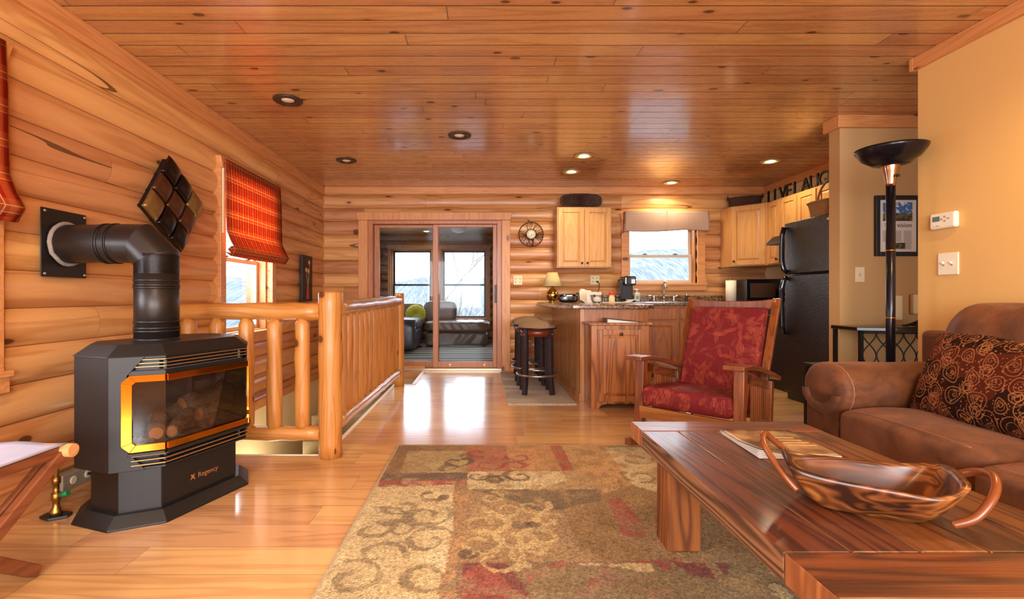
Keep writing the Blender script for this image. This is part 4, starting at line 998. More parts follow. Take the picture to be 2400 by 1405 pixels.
# ------------------------------------------------------------------ refrigerator
m_fr = NT('fridge_black'); n = m_fr.noise(m_fr.coord(), 85, 3, .6); m_fr.set('#08080d', .22, 0, .5); m_fr.bump(n, .9, .008); m_fr = m_fr.m
fr = thing('refrigerator', 'tall black textured top-freezer refrigerator', 'refrigerator', (2.95, 4.72, 0), R(-90))
# local x: from far to near along the front, y outward from the room
MB().box(.0, .70, .065, .76, .03, 1.70).obj('cabinet', m_fr, fr, bevel=.006)
MB().box(.0, .70, .0, .06, 1.205, 1.70).obj('freezer_door', m_fr, fr, bevel=.012, seg=3); MB().box(.0, .70, .0, .06, .07, 1.19).obj('refrigerator_door', m_fr, fr, bevel=.012, seg=3)
MB().box(.02, .68, .02, .08, .0, .065).obj('kick_plate', m_black, fr)
def fh(z0, z1, up):
    pts = [(.05, .0, z0), (.045, -.035, z0+.03*up), (.03, -.045, z0+.12*up), (.02, -.04, (z0+z1)/2), (.02, -.035, z1-.08*up), (.03, -.02, z1)]
    return MB().tube(pts, .014, 10, squash=1.6)
fh(1.22, 1.66, 1).obj('freezer_handle', m_gl, fr); fh(1.175, .62, -1).obj('refrigerator_handle', m_gl, fr)
MB().lathe([(.001, .004), (.035, .003), (.038, 0)], n=28, sy=.42).obj('badge', plain('badge_silver', '#c8c4c0', .2, .9), fr).matrix_local = Matrix.Translation((.62, -.001, 1.655)) @ Matrix.Rotation(R(90), 4, 'X')

# ------------------------------------------------------------------ wall clock, outlets
ck = thing('wall_clock', 'round wire twig wall clock right of the sliding door', 'clock', (.65, YF-.05, 1.811))
MR = Matrix.Rotation(R(90), 4, 'X'); m_wire = plain('rust_wire', '#4a2c1c', .5, .5)
wr = MB(MR)
for q in (.165, .158): wr.tube([(q*math.cos(a), q*math.sin(a), .005) for a in [2*PI*i/48 for i in range(48)]], .003, 6, closed=True)
for i in range(46):
    a = random.uniform(0, 2*PI); b_ = a+random.uniform(-.5, .5); c_ = (a+b_)/2+random.uniform(-.2, .2)
    wr.tube([(.068*math.cos(a), .068*math.sin(a), .004), (.11*math.cos(c_), .11*math.sin(c_), .012), (.16*math.cos(b_), .16*math.sin(b_), .005)], .0022, 5)
wr.obj('wire_frame', m_wire, ck)
MB(MR).lathe([(.001, .0), (.068, .0), (.070, .012), (.062, .018), (.060, .014)], n=40).obj('case', m_iron, ck)
MB(MR).lathe([(.001, .0145), (.060, .0145), (.060, .0125)], n=40).obj('dial', plain('clock_dial', '#e8dfc8', .5), ck)
nm = MB(MR)
for i in range(12):
    a = i*PI/6; nm.beam((.045*math.cos(a), .045*math.sin(a), .0152), (.056*math.cos(a), .056*math.sin(a), .0152), .004, .001)
nm.obj('numerals', m_black, ck)
MB(MR).beam((0, 0, .017), (.006, -.026, .017), .005, .001).obj('hour_hand', m_black, ck); MB(MR).beam((0, 0, .0175), (.04, -.004, .0175), .0035, .001).obj('minute_hand', m_black, ck)
m_ivory = plain('ivory_plate', '#e6d8ae', .4)
def swplate(name, label, cat, loc, rz, w0, h0, items, kind='toggle', mat=None):
    r = thing(name, label, cat, loc, rz); MB().box(-w0/2, w0/2, -.007, 0, -h0/2, h0/2).obj('cover_plate', mat or m_ivory, r, bevel=.003)
    for x, z in items:
        if kind == 'toggle':
            MB().box(x-.006, x+.006, -.0085, -.007, z-.012, z+.012).obj('slot', plain('slot_shadow', '#b89a5a', .5), r); MB().hexa([(x-.005, -.008, z-.004), (x+.005, -.008, z-.004), (x+.005, -.007, z+.01), (x-.005, -.007, z+.01), (x-.004, -.022, z+.004), (x+.004, -.022, z+.004), (x+.004, -.02, z+.012), (x-.004, -.02, z+.012)]).obj('toggle', mat or m_ivory, r)
        else: MB().box(x-.015, x+.015, -.009, -.007, z-.012, z+.012).box(x-.007, x-.004, -.0095, -.009, z-.004, z+.006).box(x+.004, x+.007, -.0095, -.009, z-.004, z+.006).obj('receptacle', plain('receptacle', '#c8b88a', .5), r, bevel=.0005)
    return r
swplate('switch_plate', 'ivory two-gang switch plate right of the sliding door', 'switch', (.476, YF-.042, 1.203), 0, .118, .125, [(-.028, .022), (.028, .022), (-.028, -.024), (.028, -.024)])
oc = swplate('outlet_plate', 'ivory outlet plate with black plug above the counter', 'outlet', (1.50, YF-.042, 1.205), 0, .118, .12, [(-.028, .025), (.028, .025), (-.028, -.022), (.028, -.022)], 'r')
MB().box(.015, .04, -.045, -.009, -.035, -.012).obj('plug', m_black, oc, bevel=.004)
MB().tube([(.03, -.045, -.025), (.05, -.05, -.06), (.045, -.04, -.12), (.03, -.04, -.16), (.07, -.05, -.22), (.16, -.08, -.235), (.235, -.10, -.20)], .005, 8).obj('cord', m_black, oc)

# ------------------------------------------------------------------ bar stools and runner
m_sd = wood('stool_wood', '#2e2226', '#150e10', 'Z', 'X', rough=.35); m_sb = plain('stool_copper_band', '#6a2c18', .35, .3, noise=.2, nscale=20)
m_tw = plain('stool_tweed', '#8e7458', .95, noise=.9, nscale=260, bump=.5, bd=.003); m_ringm = plain('footrest_metal', '#9a9088', .3, .9)
def make_stool(label):
    r = thing('bar_stool', label, 'stool', (0, 0, 0), 0, 'bar stools along the peninsula')
    MB().lathe([(.001, .732), (.05, .730), (.10, .722), (.145, .707), (.178, .688), (.194, .671), (.197, .662), (.18, .655), (.001, .655)], n=40).obj('seat_cushion', m_tw, r)
    MB().lathe([(.001, .650), (.18, .650), (.20, .652), (.204, .658), (.2, .664), (.001, .664)], n=40).obj('seat_rim', m_sd, r)
    MB().lathe([(.165, .575), (.168, .648)], n=36).obj('seat_band', m_sb, r)
    for i in range(4):
        a = PI/4+i*PI/2; ca, sa = math.cos(a), math.sin(a)
        q = MB(Matrix.Rotation(a, 4, 'Z'))
        pts = [(.168, 0, .65), (.172, 0, .45), (.175, 0, .25), (.18, 0, .12), (.195, 0, .0)]
        for p0, p1 in zip(pts, pts[1:]): q.beam(p0, p1, .042, .042, (1, 0, 0))
        q.obj('leg', m_sd, r, bevel=.003)
        MB(Matrix.Rotation(a, 4, 'Z')).cyl((.19, 0, .60), (.2, 0, .60), .009, n=10).obj('stud', m_ringm, r)
    MB().tube([(.20*math.cos(t_), .20*math.sin(t_), .19) for t_ in [2*PI*i/48 for i in range(48)]], .013, 10, closed=True).obj('foot_ring', m_ringm, r)
    return r
s1 = make_stool('bar stool nearest the camera, with round tweed seat, beside the peninsula'); s1.location = (.558, 4.93, .0135)
dup(s1, loc=(.54, 5.43, .0135), label='middle bar stool of the three beside the peninsula'); dup(s1, loc=(.56, 5.95, .0135), label='farthest bar stool of the three, next to the log wall')
ru = MB().box(.235, .865, 4.41, 6.28, 0, .010).obj('runner_rug', plain('runner_grey', '#b4aa96', .95, noise=.9, nscale=75, bump=.6, bd=.003), bevel=.003); tag(ru, 'grey flecked runner rug under the bar stools', 'rug')
hr = MB().box(1.75, 2.6, 5.2, 5.75, 0, .008).obj('kitchen_mat', plain('mat_brown', '#8a5a3a', .9, noise=.4), bevel=.002); tag(hr, 'brown kitchen mat in front of the sink', 'mat')

# ------------------------------------------------------------------ sunroom furniture
m_le1 = plain('leather_taupe', '#6f6052', .38, noise=.12, nscale=10, bump=.25, bd=.01); m_le2 = plain('leather_grey', '#4a4a50', .33, noise=.12, nscale=10, bump=.25, bd=.01)
ss = thing('sectional_sofa', 'taupe leather sectional sofa with chaise in the sunroom', 'sofa', (0, 0, 0.012))
def crinkle(x, y, z): return (x, y+.006*math.sin(x*40+z*30), z+.004*math.sin(x*33+y*20))
MB().cushion((-.49, 9.70, .385), 1.28, .84, .21, .35, 26, crinkle).obj('chaise_cushion', m_le1, ss)
MB().cushion((-.50, 9.71, .14), 1.22, .78, .26, .22, 26, lambda x, y, z: (x, y+.012*math.sin(x*22-z*18), z)).obj('chaise_base', m_le1, ss)
MB().cushion((-.86, 9.98, .66), .68, .24, .44, .45, 16).obj('back_cushion', m_le1, ss)
MB().cushion((-1.46, 9.98, .63), .50, .24, .40, .45, 16).obj('back_cushion', m_le1, ss)
MB().cushion((-1.56, 9.0, .46), .82, 1.30, .22, .35, 16).obj('seat_cushion', m_le2, ss)
MB().cushion((-1.56, 9.0, .22), .80, 1.35, .38, .25, 16).obj('seat_base', m_le2, ss)
MB().cushion((-2.0, 9.1, .62), .30, 1.7, .70, .4, 14).obj('sofa_back', m_le2, ss)
MB().cushion((-1.58, 8.25, .30), .90, .24, .48, .4, 14).obj('arm', m_le2, ss)
MB().tube([(-1.98, 8.24, .49), (-1.14, 8.24, .49)], .09, 14).obj('arm_roll', m_le2, ss)
MB().cushion((-.0, 9.98, .25), .02, .02, .02, .5, 2)
yp = thing('round_cushion', 'round yellow-green pleated cushion on the sunroom sofa', 'cushion', (-1.33, 9.66, .62)); yp.rotation_euler = (R(72), 0, 0)
def rc(u, v):
    a = u*2*PI; ph = (v-.5)*PI; rr = .205*math.cos(ph)**.7 if abs(v-.5) < .4999 else 0; z = .085*math.sin(ph); dimple = 1-.75*math.exp(-(rr/.05)**2)
    return (rr*math.cos(a)*(1+.02*math.sin(a*26)), rr*math.sin(a)*(1+.02*math.sin(a*26)), z*dimple*(1+.12*math.sin(a*26)*(rr > .02)))
t = NT('yellow_velvet'); t.set('#b8b41e', .8); t.b.inputs['Sheen Weight'].default_value = .4; m_yel = t.m
MB().surf(rc, 156, 20, cu=True).obj('body', m_yel, yp); MB().cushion((0, 0, .03), .03, .03, .03, 1, 4).obj('button', m_yel, yp)
t = NT('striped_rug'); s3 = t.sep(t.coord()); f = t.math('FRACT', t.math('DIVIDE', s3[1], .62)); n = t.noise(t.coord(), 60, 3)
c_ = t.ramp(f, [(0, '#3c3630'), (.12, '#6d7466'), (.3, '#8c9484'), (.45, '#b8b09c'), (.52, '#5a2428'), (.68, '#5a2428'), (.72, '#a8a894'), (.86, '#6d7466')]); t.n[-1].color_ramp.interpolation = 'CONSTANT' if t.n[-1].bl_idname == 'ShaderNodeValToRGB' else 'LINEAR'
t.set(t.hsv(c_, .5, 1, t.math('MULTIPLY_ADD', n, .6, .7)), .95); m_str = t.m
tag(MB().box(-1.35, 1.3, 7.0, 9.15, 0.0125, .024).obj('striped_rug', m_str), 'sunroom rug striped in sage, cream and maroon', 'rug')
st2 = thing('sunroom_side_table', 'dark side table with standing lamp left of the sunroom sofa', 'table', (-2.0, 8.0, .012)); MB().box(-.2, .2, -.25, .12, .60, .64).obj('top', m_black, st2, bevel=.004)
for x in (-.18, .18):
    for y in (-.22, .1): MB().box(x-.02, x+.02, y-.02, y+.02, 0, .60).obj('leg', m_black, st2)
sl = thing('sunroom_lamp', 'cream bell shade lamp at the left edge of the sunroom', 'lamp', (-1.93, 7.92, .6525)); MB().lathe([(.07, 0), (.07, .02), (.02, .05), (.035, .15), (.02, .3), (.012, .45)], n=20).obj('base', m_iron, sl)
o = MB().lathe([(.16, .46), (.10, .60), (.055, .72)], n=28).obj('lamp_shade', m_shade, sl); bm = bmesh.new(); bm.from_mesh(o.data); bmesh.ops.delete(bm, geom=[f for f in bm.faces if len(f.verts) > 4], context='FACES'); bm.to_mesh(o.data); bm.free()
fn_ = thing('ceiling_fan', 'white ceiling fan with light bowl in the sunroom', 'fan', (-.42, 8.55, SH-.001))
MB().lathe([(.06, 0), (.06, -.05), (.09, -.06), (.09, -.11), (.05, -.12)], n=24).obj('motor', m_wht, fn_); MB().lathe([(.13, -.12), (.13, -.135), (.10, -.17), (.05, -.19), (.001, -.195)], n=24).obj('light_bowl', m_wht, fn_)
for i in range(4):
    q = MB(Matrix.Rotation(i*PI/2+.3, 4, 'Z')); q.box(.10, .62, -.06, .06, -.088, -.082).obj('blade', m_suntrim, fn_, bevel=.003)
# ------------------------------------------------------------------ ceiling lights
m_can = plain('can_trim_bronze', '#4a3a30', .4, .4); m_canl = plain('can_trim_lit', '#b8a070', .4, .4)
m_off = plain('bulb_frosted', '#d8c8b4', .4); m_on = emit('bulb_lit', '#fff4c8', 30)
def downlight(label, x, y, on, z=H):
    r = thing('recessed_ceiling_light', label, 'ceiling light', (x, y, z-.0062), 0, 'recessed ceiling lights')
    MB().lathe([(.055, .03), (.058, -.004), (.10, -.006), (.105, -.002), (.105, .003), (.055, .003)], n=40).obj('trim_ring', m_canl if on else m_can, r)
    MB().lathe([(.001, -.010), (.025, -.008), (.045, -.001), (.052, .012), (.052, .03)], n=24).obj('bulb', m_on if on else m_off, r)
    return r
downlight('unlit recessed light nearest the camera, upper left of the ceiling', -1.434, 3.57, 0)
downlight('unlit recessed light at the middle of the ceiling', -.204, 4.357, 0)
downlight('unlit recessed light near the plaid blind', -1.45, 5.168, 0)
LIT = [('lit recessed light above the bar stools, the nearer one', 1.05, 4.995), ('lit recessed light nearer the left wall cabinet', 1.04, 5.63), ('lit recessed light over the kitchen sink', 2.417, 6.18), ('lit recessed light in front of the refrigerator', 3.10, 5.2)]
for lb, x, y in LIT:
    downlight(lb, x, y, 1); o = lamp('kitchen_lamp', (x, y, H-.03), 30, (1, .80, .48), .09, 150)
for lb, x, y in (('lit sunroom ceiling light, the nearer one', -1.2, 8.8), ('lit sunroom ceiling light, the farther one', -1.12, 9.75)):
    downlight(lb, x, y, 1, SH); lamp('sunroom_lamp_light', (x, y, SH-.04), 8, (1, .8, .5), .05, 140)
downlight('lit recessed light over the sofa, out of the photo', 2.2, 1.5, 1); lamp('sofa_lamp', (2.2, 1.5, H-.04), 45, (1, .72, .34), .06, 150)
downlight('lit recessed light over the stove side, out of the photo', -1.0, .9, 1); lamp('stove_lamp', (-1.0, .9, H-.04), 40, (1, .78, .46), .06, 150)

# ------------------------------------------------------------------ right wall things, hallway
th = thing('thermostat', 'white wall thermostat with small screen above the switches', 'thermostat', (2.65, 2.757, 1.427), R(-90))
m_whp = plain('thermostat_white', '#efe6cf', .4)
MB().box(-.078, .078, -.03, 0, -.046, .046).obj('case', m_whp, th, bevel=.012, seg=3)
MB().box(-.055, -.012, -.0315, -.03, -.002, .026).obj('screen', plain('lcd_green', '#5a7a6a', .2), th)
for x, z in ((.02, .02), (.02, -.004), (.0, .008), (.04, .008)): MB().box(x-.007, x+.007, -.0325, -.03, z-.004, z+.004).obj('button', plain('grey_button', '#a89c88', .5), th, bevel=.001)
MB().box(-.05, -.044, -.0325, -.03, -.03, -.024).box(-.032, -.014, -.0325, -.03, -.031, -.024).obj('slider_switch', m_btn, th)
swplate('switch_plate', 'white two-gang switch plate below the thermostat', 'switch', (2.65, 2.745, 1.18), R(-90), .12, .125, [(-.024, 0), (.024, 0)], mat=m_whp)
swplate('switch_plate', 'dim single switch plate on the hallway wall', 'switch', (3.035, 3.89, 1.168), 0, .075, .12, [(0, 0)])
pf = thing('framed_article', 'black framed magazine page with landscape photo on the hallway wall', 'framed picture', (3.335, 3.889, 1.558))
fw, fhh = .185, .243
fm = MB().box(-fw, -fw+.035, -.025, 0, -fhh, fhh).box(fw-.035, fw, -.025, 0, -fhh, fhh).box(-fw+.035, fw-.035, -.025, 0, -fhh, -fhh+.035).box(-fw+.035, fw-.035, -.025, 0, fhh-.035, fhh).obj('frame', m_black, pf, bevel=.004)
MB().box(-fw+.03, fw-.03, -.008, -.004, -fhh+.03, fhh-.03).obj('page', plain('page_white', '#ddd6c8', .6), pf)
t = NT('page_photo'); s3 = t.sep(t.coord()); n = t.noise(t.coord(), 30, 4); zz = s3[2]
t.set(t.mix(t.math('LESS_THAN', zz, .10), t.mix(t.sstep(n, .5, .6), '#3d6fae', '#dfe6ee'), t.mix(t.sstep(n, .45, .6), '#3a3328', '#6e6a44')), .4); m_pp = t.m
MB().box(-.118, .118, -.0095, -.008, .04, .19).obj('photo', m_pp, pf); MB().box(-.09, .06, -.0095, -.008, -.185, -.135).obj('photo', m_pp, pf)
text('headline', 'Me', .052, m_black, pf, Mf(-.105, -.0085, .005), .0004, 'LEFT'); text('headline', 'vision', .052, m_black, pf, Mf(.115, -.0085, .005), .0004, 'RIGHT')
tl = MB()
for c0 in (-.118, -.035, .048):
    z = -.04
    while z > -.19:
        if not (-.13 > z and c0 < .04): tl.box(c0, c0+random.uniform(.058, .07), -.0088, -.008, z-.0016, z+.0008)
        z -= .006
tl.obj('text_column', plain('print_grey', '#77726a', .7), pf)
# console table with looping metal front
co = thing('console_table', 'black metal console table with looping openwork front in the hallway', 'console table', (3.21, 3.70, 0))
tp = MB(); n_ = 24; arc = [(-.42+.84*i/n_, -.10-.08*math.sin(PI*i/n_)) for i in range(n_+1)]
tp.prism(arc+[(.42, .17), (-.42, .17)], .735, .765).obj('top', m_gl, co, bevel=.005)
m_ir2 = plain('dark_iron', '#191412', .4, .5)
for x in (-.39, .39): 
    for y in (-.10, .16): MB().box(x-.012, x+.012, y-.012, y+.012, 0, .735).obj('leg', m_ir2, co)
yf = lambda x: -.11-.065*math.cos(x/.39*PI/2)
lp_ = MB(); per = .105
for k in range(-4, 5):
    for sg in (-1, 1):
        pts = [(k*per*.82+sg*per*.40*math.cos(z/.165*PI), 0, .72-z) for z in [i*.0165 for i in range(0, 40)]]
        lp_.tube([(max(-.385, min(.385, x)), yf(x), z) for x, _, z in pts], .0045, 6)
lp_.obj('openwork', m_ir2, co)
MB().tube([(x, yf(x), .08) for x in [-.385+.77*i/20 for i in range(21)]], .008, 6).tube([(x, yf(x), .725) for x in [-.385+.77*i/20 for i in range(21)]], .008, 6).obj('front_rail', m_ir2, co)
m_vase = plain('candle_cream', '#e6cfa0', .6)
o = MB().box(-.0375, .0375, -.017, .017, -.10, .10).obj('wall_box', m_vase, bevel=.01); o.location = (3.32, 3.872, .90); tag(o, 'taller cream box on the hallway wall right behind the floor lamp pole', 'wall box')
o = MB().box(-.06, .06, -.02, .02, -.08, .08).obj('wall_box', m_vase, bevel=.01); o.location = (3.495, 3.868, .93); tag(o, 'small cream box on the hallway wall next to the yellow wall corner', 'wall box')
br = MB(); rr = random.Random(4)
for i in range(9):
    p = Vector((rr.uniform(-.12, .0), rr.uniform(-.03, .03), .008)); pts = [p]
    for k in range(5): p = p+Vector((rr.uniform(.02, .06), rr.uniform(-.01, .01), rr.uniform(-.006, .02))); pts.append(p)
    br.tube(pts, [.005, .0045, .004, .0035, .003, .002], 5)
o = br.obj('twig_decoration', m_ir2); o.location = (3.25, 3.66, .7665); tag(o, 'dark twisted twigs lying on the console table', 'decoration')

# ------------------------------------------------------------------ floor lamp
fl_ = thing('floor_lamp', 'black torchiere floor lamp with wide bowl beside the sofa', 'floor lamp', (2.45, 2.90, 0))
m_lb = plain('lamp_black', '#14131a', .22, .3)
MB().lathe([(.001, 0), (.13, 0), (.135, .01), (.12, .025), (.03, .04), (.02, .06)], n=36).obj('base', m_lb, fl_)
MB().cyl((0, 0, .04), (0, 0, 1.66), .0235, n=24).obj('pole', m_lb, fl_)
for z in (1.27, .865, .45): MB().cyl((0, 0, z-.004), (0, 0, z+.004), .0245, n=24).obj('ring', m_gold, fl_)
m_pew = plain('brushed_copper', '#b08a6c', .22, 1)
MB().lathe([(.024, 1.655), (.027, 1.67), (.030, 1.70), (.042, 1.745), (.048, 1.775), (.048, 1.785)], n=16).obj('collar', m_pew, fl_)
MB().lathe([(.048, 1.775), (.09, 1.785), (.14, 1.82), (.172, 1.865), (.178, 1.882), (.174, 1.882), (.135, 1.83), (.085, 1.80), (.001, 1.795)], n=48).obj('lamp_shade', m_lb, fl_)
MB().box(-.008, .008, -.056, -.045, 1.70, 1.716).obj('switch', m_black, fl_)

# ------------------------------------------------------------------ side table behind sofa
sdt = thing('side_table', 'low black side table behind the sofa arm', 'table', (2.465, 3.18, 0))
MB().box(-.25, .25, -.14, .16, .52, .54).obj('top', m_black, sdt, bevel=.004)
for x in (-.235, .235):
    for y in (-.125, .145): MB().box(x-.011, x+.011, y-.011, y+.011, 0, .52).obj('leg', m_black, sdt)

# ------------------------------------------------------------------ sofa
def suede(name, c1, c2):
    t = NT(name); n = t.noise(t.coord(), 5, 5, .7, .8); t.set(t.ramp(n, [(.3, c1), (.62, c2)]), .62, spec=.35); t.b.inputs['Sheen Weight'].default_value = .25; t.b.inputs['Sheen Tint'].default_value = rgba('#d09070')
    t.bump(t.noise(t.coord(), 14, 5, .6), .35, .012); return t.m
m_sue = suede('brown_suede', '#3c2113', '#6c4024'); m_stitch = plain('stitching', '#8a6048', .8)
sf = thing('brown_sofa', 'brown suede sofa with rolled arm along the yellow wall', 'sofa', (0, 0, 0))
MB().box(1.93, 2.62, .2, 2.50, .05, .26).obj('base', m_sue, sf, bevel=.02)
for x in (1.97, 2.55):
    for y in (.3, 2.7): MB().cyl((x, y, 0), (x, y, .05), .03, .025).obj('foot', m_black, sf)
# arm: lower panel and roll
am = MB().prism([(2.55, .05), (2.80, .05), (2.80, .42), (2.76, .50), (2.55, .50)], 1.875, 2.62, 'x')
arm = am.obj('arm_panel', m_sue, sf, bevel=.012, seg=3)
def roll(u, v):  # u along x front->back, v around
    a = v*2*PI; x = 1.845+.80*u; e = min(1, u/.07); front = (max(0, 1-(1-e)**2.4))**.5
    ga = (1+.022*math.sin(a*22)*math.exp(-((u-.11)/.05)**2)*.6); wr_ = 1+.03*math.sin(u*17+a*2)*.4
    ry, rz = .168*ga*wr_, .138*ga*wr_
    cy, cz = 2.655, .495
    if math.sin(a) < 0 and math.cos(a) < 0: rz *= 1.0+.28*(-math.sin(a))
    return (x, cy+ry*math.cos(a)*front, cz+rz*math.sin(a)*front)
MB().surf(roll, 60, 88, cv=True).obj('arm_roll', m_sue, sf)
MB().tube([roll(.085, i/88) for i in range(88)], .0035, 6, closed=True).obj('arm_seam', m_stitch, arm)
# front ruffle band under roll
def ruf(u, v):
    a = R(185)+u*R(170); rr_ = 1.0+.05*math.sin(u*30); b = v*2*PI; return (1.862+(.022*rr_)*math.cos(b), 2.655+(.118+.030*rr_*math.sin(b))*math.cos(a), .485+(.10+.030*rr_*math.sin(b))*math.sin(a))
MB().surf(ruf, 70, 12, cv=True).obj('arm_gather', m_sue, sf)
def seatf(x, y, z):
    top = z > 0; k = math.cos(min(1, abs(x)/.45)*PI/2)*math.cos(min(1, abs(y)/.42)*PI/2)
    return (x + .004*math.sin(y*30), y, z+(.018*k+.004*math.sin(x*18+y*11) if top else 0))
for yc, w0, xf in ((2.12, .78, 1.80), (1.30, .82, 1.665)):
    o = MB().cushion(((xf+2.5)/2, yc, .325), 2.5-xf, w0, .21, .30, 26, seatf).obj('seat_cushion', m_sue, sf)
    hx = (2.5-xf)/2; pts = [((xf+2.5)/2-.885*hx-.004, yc-w0*.39+w0*.78*i/20, .325+.925*.105+.004+.012*math.cos((i/10-1)*PI/2*.9)) for i in range(21)]
    MB().tube(pts, .002, 5).obj('seat_seam', m_stitch, o)
    MB().cushion((xf+.05, yc, .16), .09, w0-.02, .24, .3, 10).obj('front_panel', m_sue, sf)
def backf(x, y, z):
    ch = .012*math.cos(y*2*PI/.26); return (x-ch*(1 if x < 0 else 0)*.6+.03*(z/.3), y, z+.012*math.cos(y*2*PI/.26)*(z > .1))
for yc, w0 in ((2.02, .84), (1.18, .84)):
    MB().cushion((2.42, yc, .68), .36, w0, .56, .42, 24, backf).obj('back_cushion', m_sue, sf)
for yc in (1.93,):
    for dy in (.16, -.16):
        pts = [(2.42-.18*math.cos(a)*1.0+.02, yc+dy, .685+.276*math.sin(a)) for a in [PI*.0+PI*.9*i/14 for i in range(15)]]
        MB().tube(pts, .0025, 5).obj('back_seam', m_stitch, sf)
MB().box(2.53, 2.635, .2, 2.80, .05, .80).obj('back_frame', m_sue, sf, bevel=.03, seg=3)

# ------------------------------------------------------------------ paisley cushion
def spiral(cx, cy, r0, r1, a0, turns, n=40, flip=1):
    t_ = np.linspace(0, 1, n); r_ = r0+(r1-r0)*t_; a = a0+flip*turns*2*PI*t_
    return np.stack([cx+r_*np.cos(a), cy+r_*np.sin(a)], 1)
def polydist(P, line):
    d = np.full(len(P), 1e9)
    for a, b in zip(line[:-1], line[1:]):
        ab = b-a; L2 = (ab**2).sum()+1e-12; t_ = np.clip(((P-a)@ab)/L2, 0, 1); q = P-(a+t_[:, None]*ab); d = np.minimum(d, np.sqrt((q**2).sum(1)))
    return d
def vnoise(P, sc, seed=0):   # value noise, vectorised
    g = np.random.default_rng(seed).random((64, 64)); q = P*sc; i = np.floor(q).astype(int); f = q-i; f = f*f*(3-2*f)
    G = lambda a, b: g[a % 64, b % 64]
    return (G(i[:, 0], i[:, 1])*(1-f[:, 0])+G(i[:, 0]+1, i[:, 1])*f[:, 0])*(1-f[:, 1])+(G(i[:, 0], i[:, 1]+1)*(1-f[:, 0])+G(i[:, 0]+1, i[:, 1]+1)*f[:, 0])*f[:, 1]
def paisley_cols(P):   # P in metres
    base = LIN('#2a1208'); c1 = LIN('#94603a'); c2 = LIN('#4e2010'); c3 = LIN('#4a4a34')
    n = len(P); col = np.tile(base, (n, 1)); v = vnoise(P, 14, 3); col[v > .58] = c2; col[v < .3] = LIN('#241008')
    lines = []; g = np.random.default_rng(5)
    for i in range(8):
        for j in range(5):
            cx = .03+i*.105+(j % 2)*.05; cy = .02+j*.088; f = 1 if (i+j) % 2 else -1; s_ = 1+.15*g.standard_normal(); a0 = g.uniform(0, 6.28)
            body = []
            for k in range(26):   # teardrop
                tt = k/25; ang = tt*2*PI; r_ = .034*s_*(1-.0*tt); x = r_*math.cos(ang)*(1); y = r_*1.5*math.sin(ang)*(.35+.65*(1-math.cos(ang))/2)
                ca, sa = math.cos(a0), math.sin(a0); body.append((cx+ca*x*1.4-sa*y, cy+sa*x*1.4+ca*y))
            lines.append((np.array(body), .0019)); lines.append((np.array(body)*.62+np.array([cx, cy])*.38, .0012))
            lines.append((spiral(cx, cy, .002, .016, a0, 1.3, 22, f), .0014))
            lines.append((spiral(cx+.05*f, cy+.045, .004, .030, a0+2, 1.2, 26, -f), .0019))
            lines.append((spiral(cx+.05*f, cy+.045, .010, .040, a0+2, .9, 26, -f), .0012))
    for L_, th_ in lines:
        lo = L_.min(0)-.006; hi = L_.max(0)+.006; m = np.all((P > lo) & (P < hi), 1); idx = np.nonzero(m)[0]
        if len(idx):
            d = polydist(P[idx], L_); col[idx[d < th_]] = c1*(.8+.4*g.random())
    dots = vnoise(P, 130, 9) > .82; col[dots] = LIN('#9a6038'); return col
m_pais = vcol('paisley_fabric', .95, .3, 500, 0, .1)
def pillow(parent, name, w0, h0, th0, nx, ny, mat, colfn, back=True):
    nv = (nx+1)*(ny+1); U, V = np.meshgrid(np.linspace(0, 1, nx+1), np.linspace(0, 1, ny+1), indexing='ij'); u = U.ravel(); v = V.ravel()
    e = (np.clip(1-np.abs(2*u-1)**3.2, 0, 1)**.5)*(np.clip(1-np.abs(2*v-1)**3.2, 0, 1)**.5)
    px = (u-.5)*w0*(1-.03*(1-np.abs(2*v-1)**2)); pz = v*h0 + 0*(u); px = px*(1-.0); bulge = th0/2*e
    front = np.stack([px, -bulge-.0005, pz+.012*np.sin(u*7)*(v)], 1); rear = np.stack([px, bulge, pz+.012*np.sin(u*7)*v], 1)
    V_ = np.vstack([front, rear]); idx = np.arange(nv).reshape(nx+1, ny+1); q = np.stack([idx[:-1, :-1], idx[1:, :-1], idx[1:, 1:], idx[:-1, 1:]], -1).reshape(-1, 4)
    F = np.vstack([q, (q+nv)[:, ::-1]]); me = bpy.data.meshes.new(name); me.from_pydata(V_.tolist(), [], F.tolist()); me.polygons.foreach_set('use_smooth', np.ones(len(F), bool)); me.materials.append(mat)
    o = bpy.data.objects.new(name, me); COL.objects.link(o); o.parent = parent
    P = np.stack([u*w0, v*h0], 1); c = colfn(P); set_pattern(o, np.vstack([c, c])); return o
pc = thing('paisley_cushion', 'dark brown paisley cushion leaning on the sofa back', 'cushion', (2.12, 2.03, .432), 0)
pc.rotation_euler = (R(-20), 0, R(-90-4))
pillow(pc, 'cover', .80, .40, .17, 400, 200, m_pais, paisley_cols)
edge = [(-.40+.8*i/30, -.0, .0) for i in range(31)]

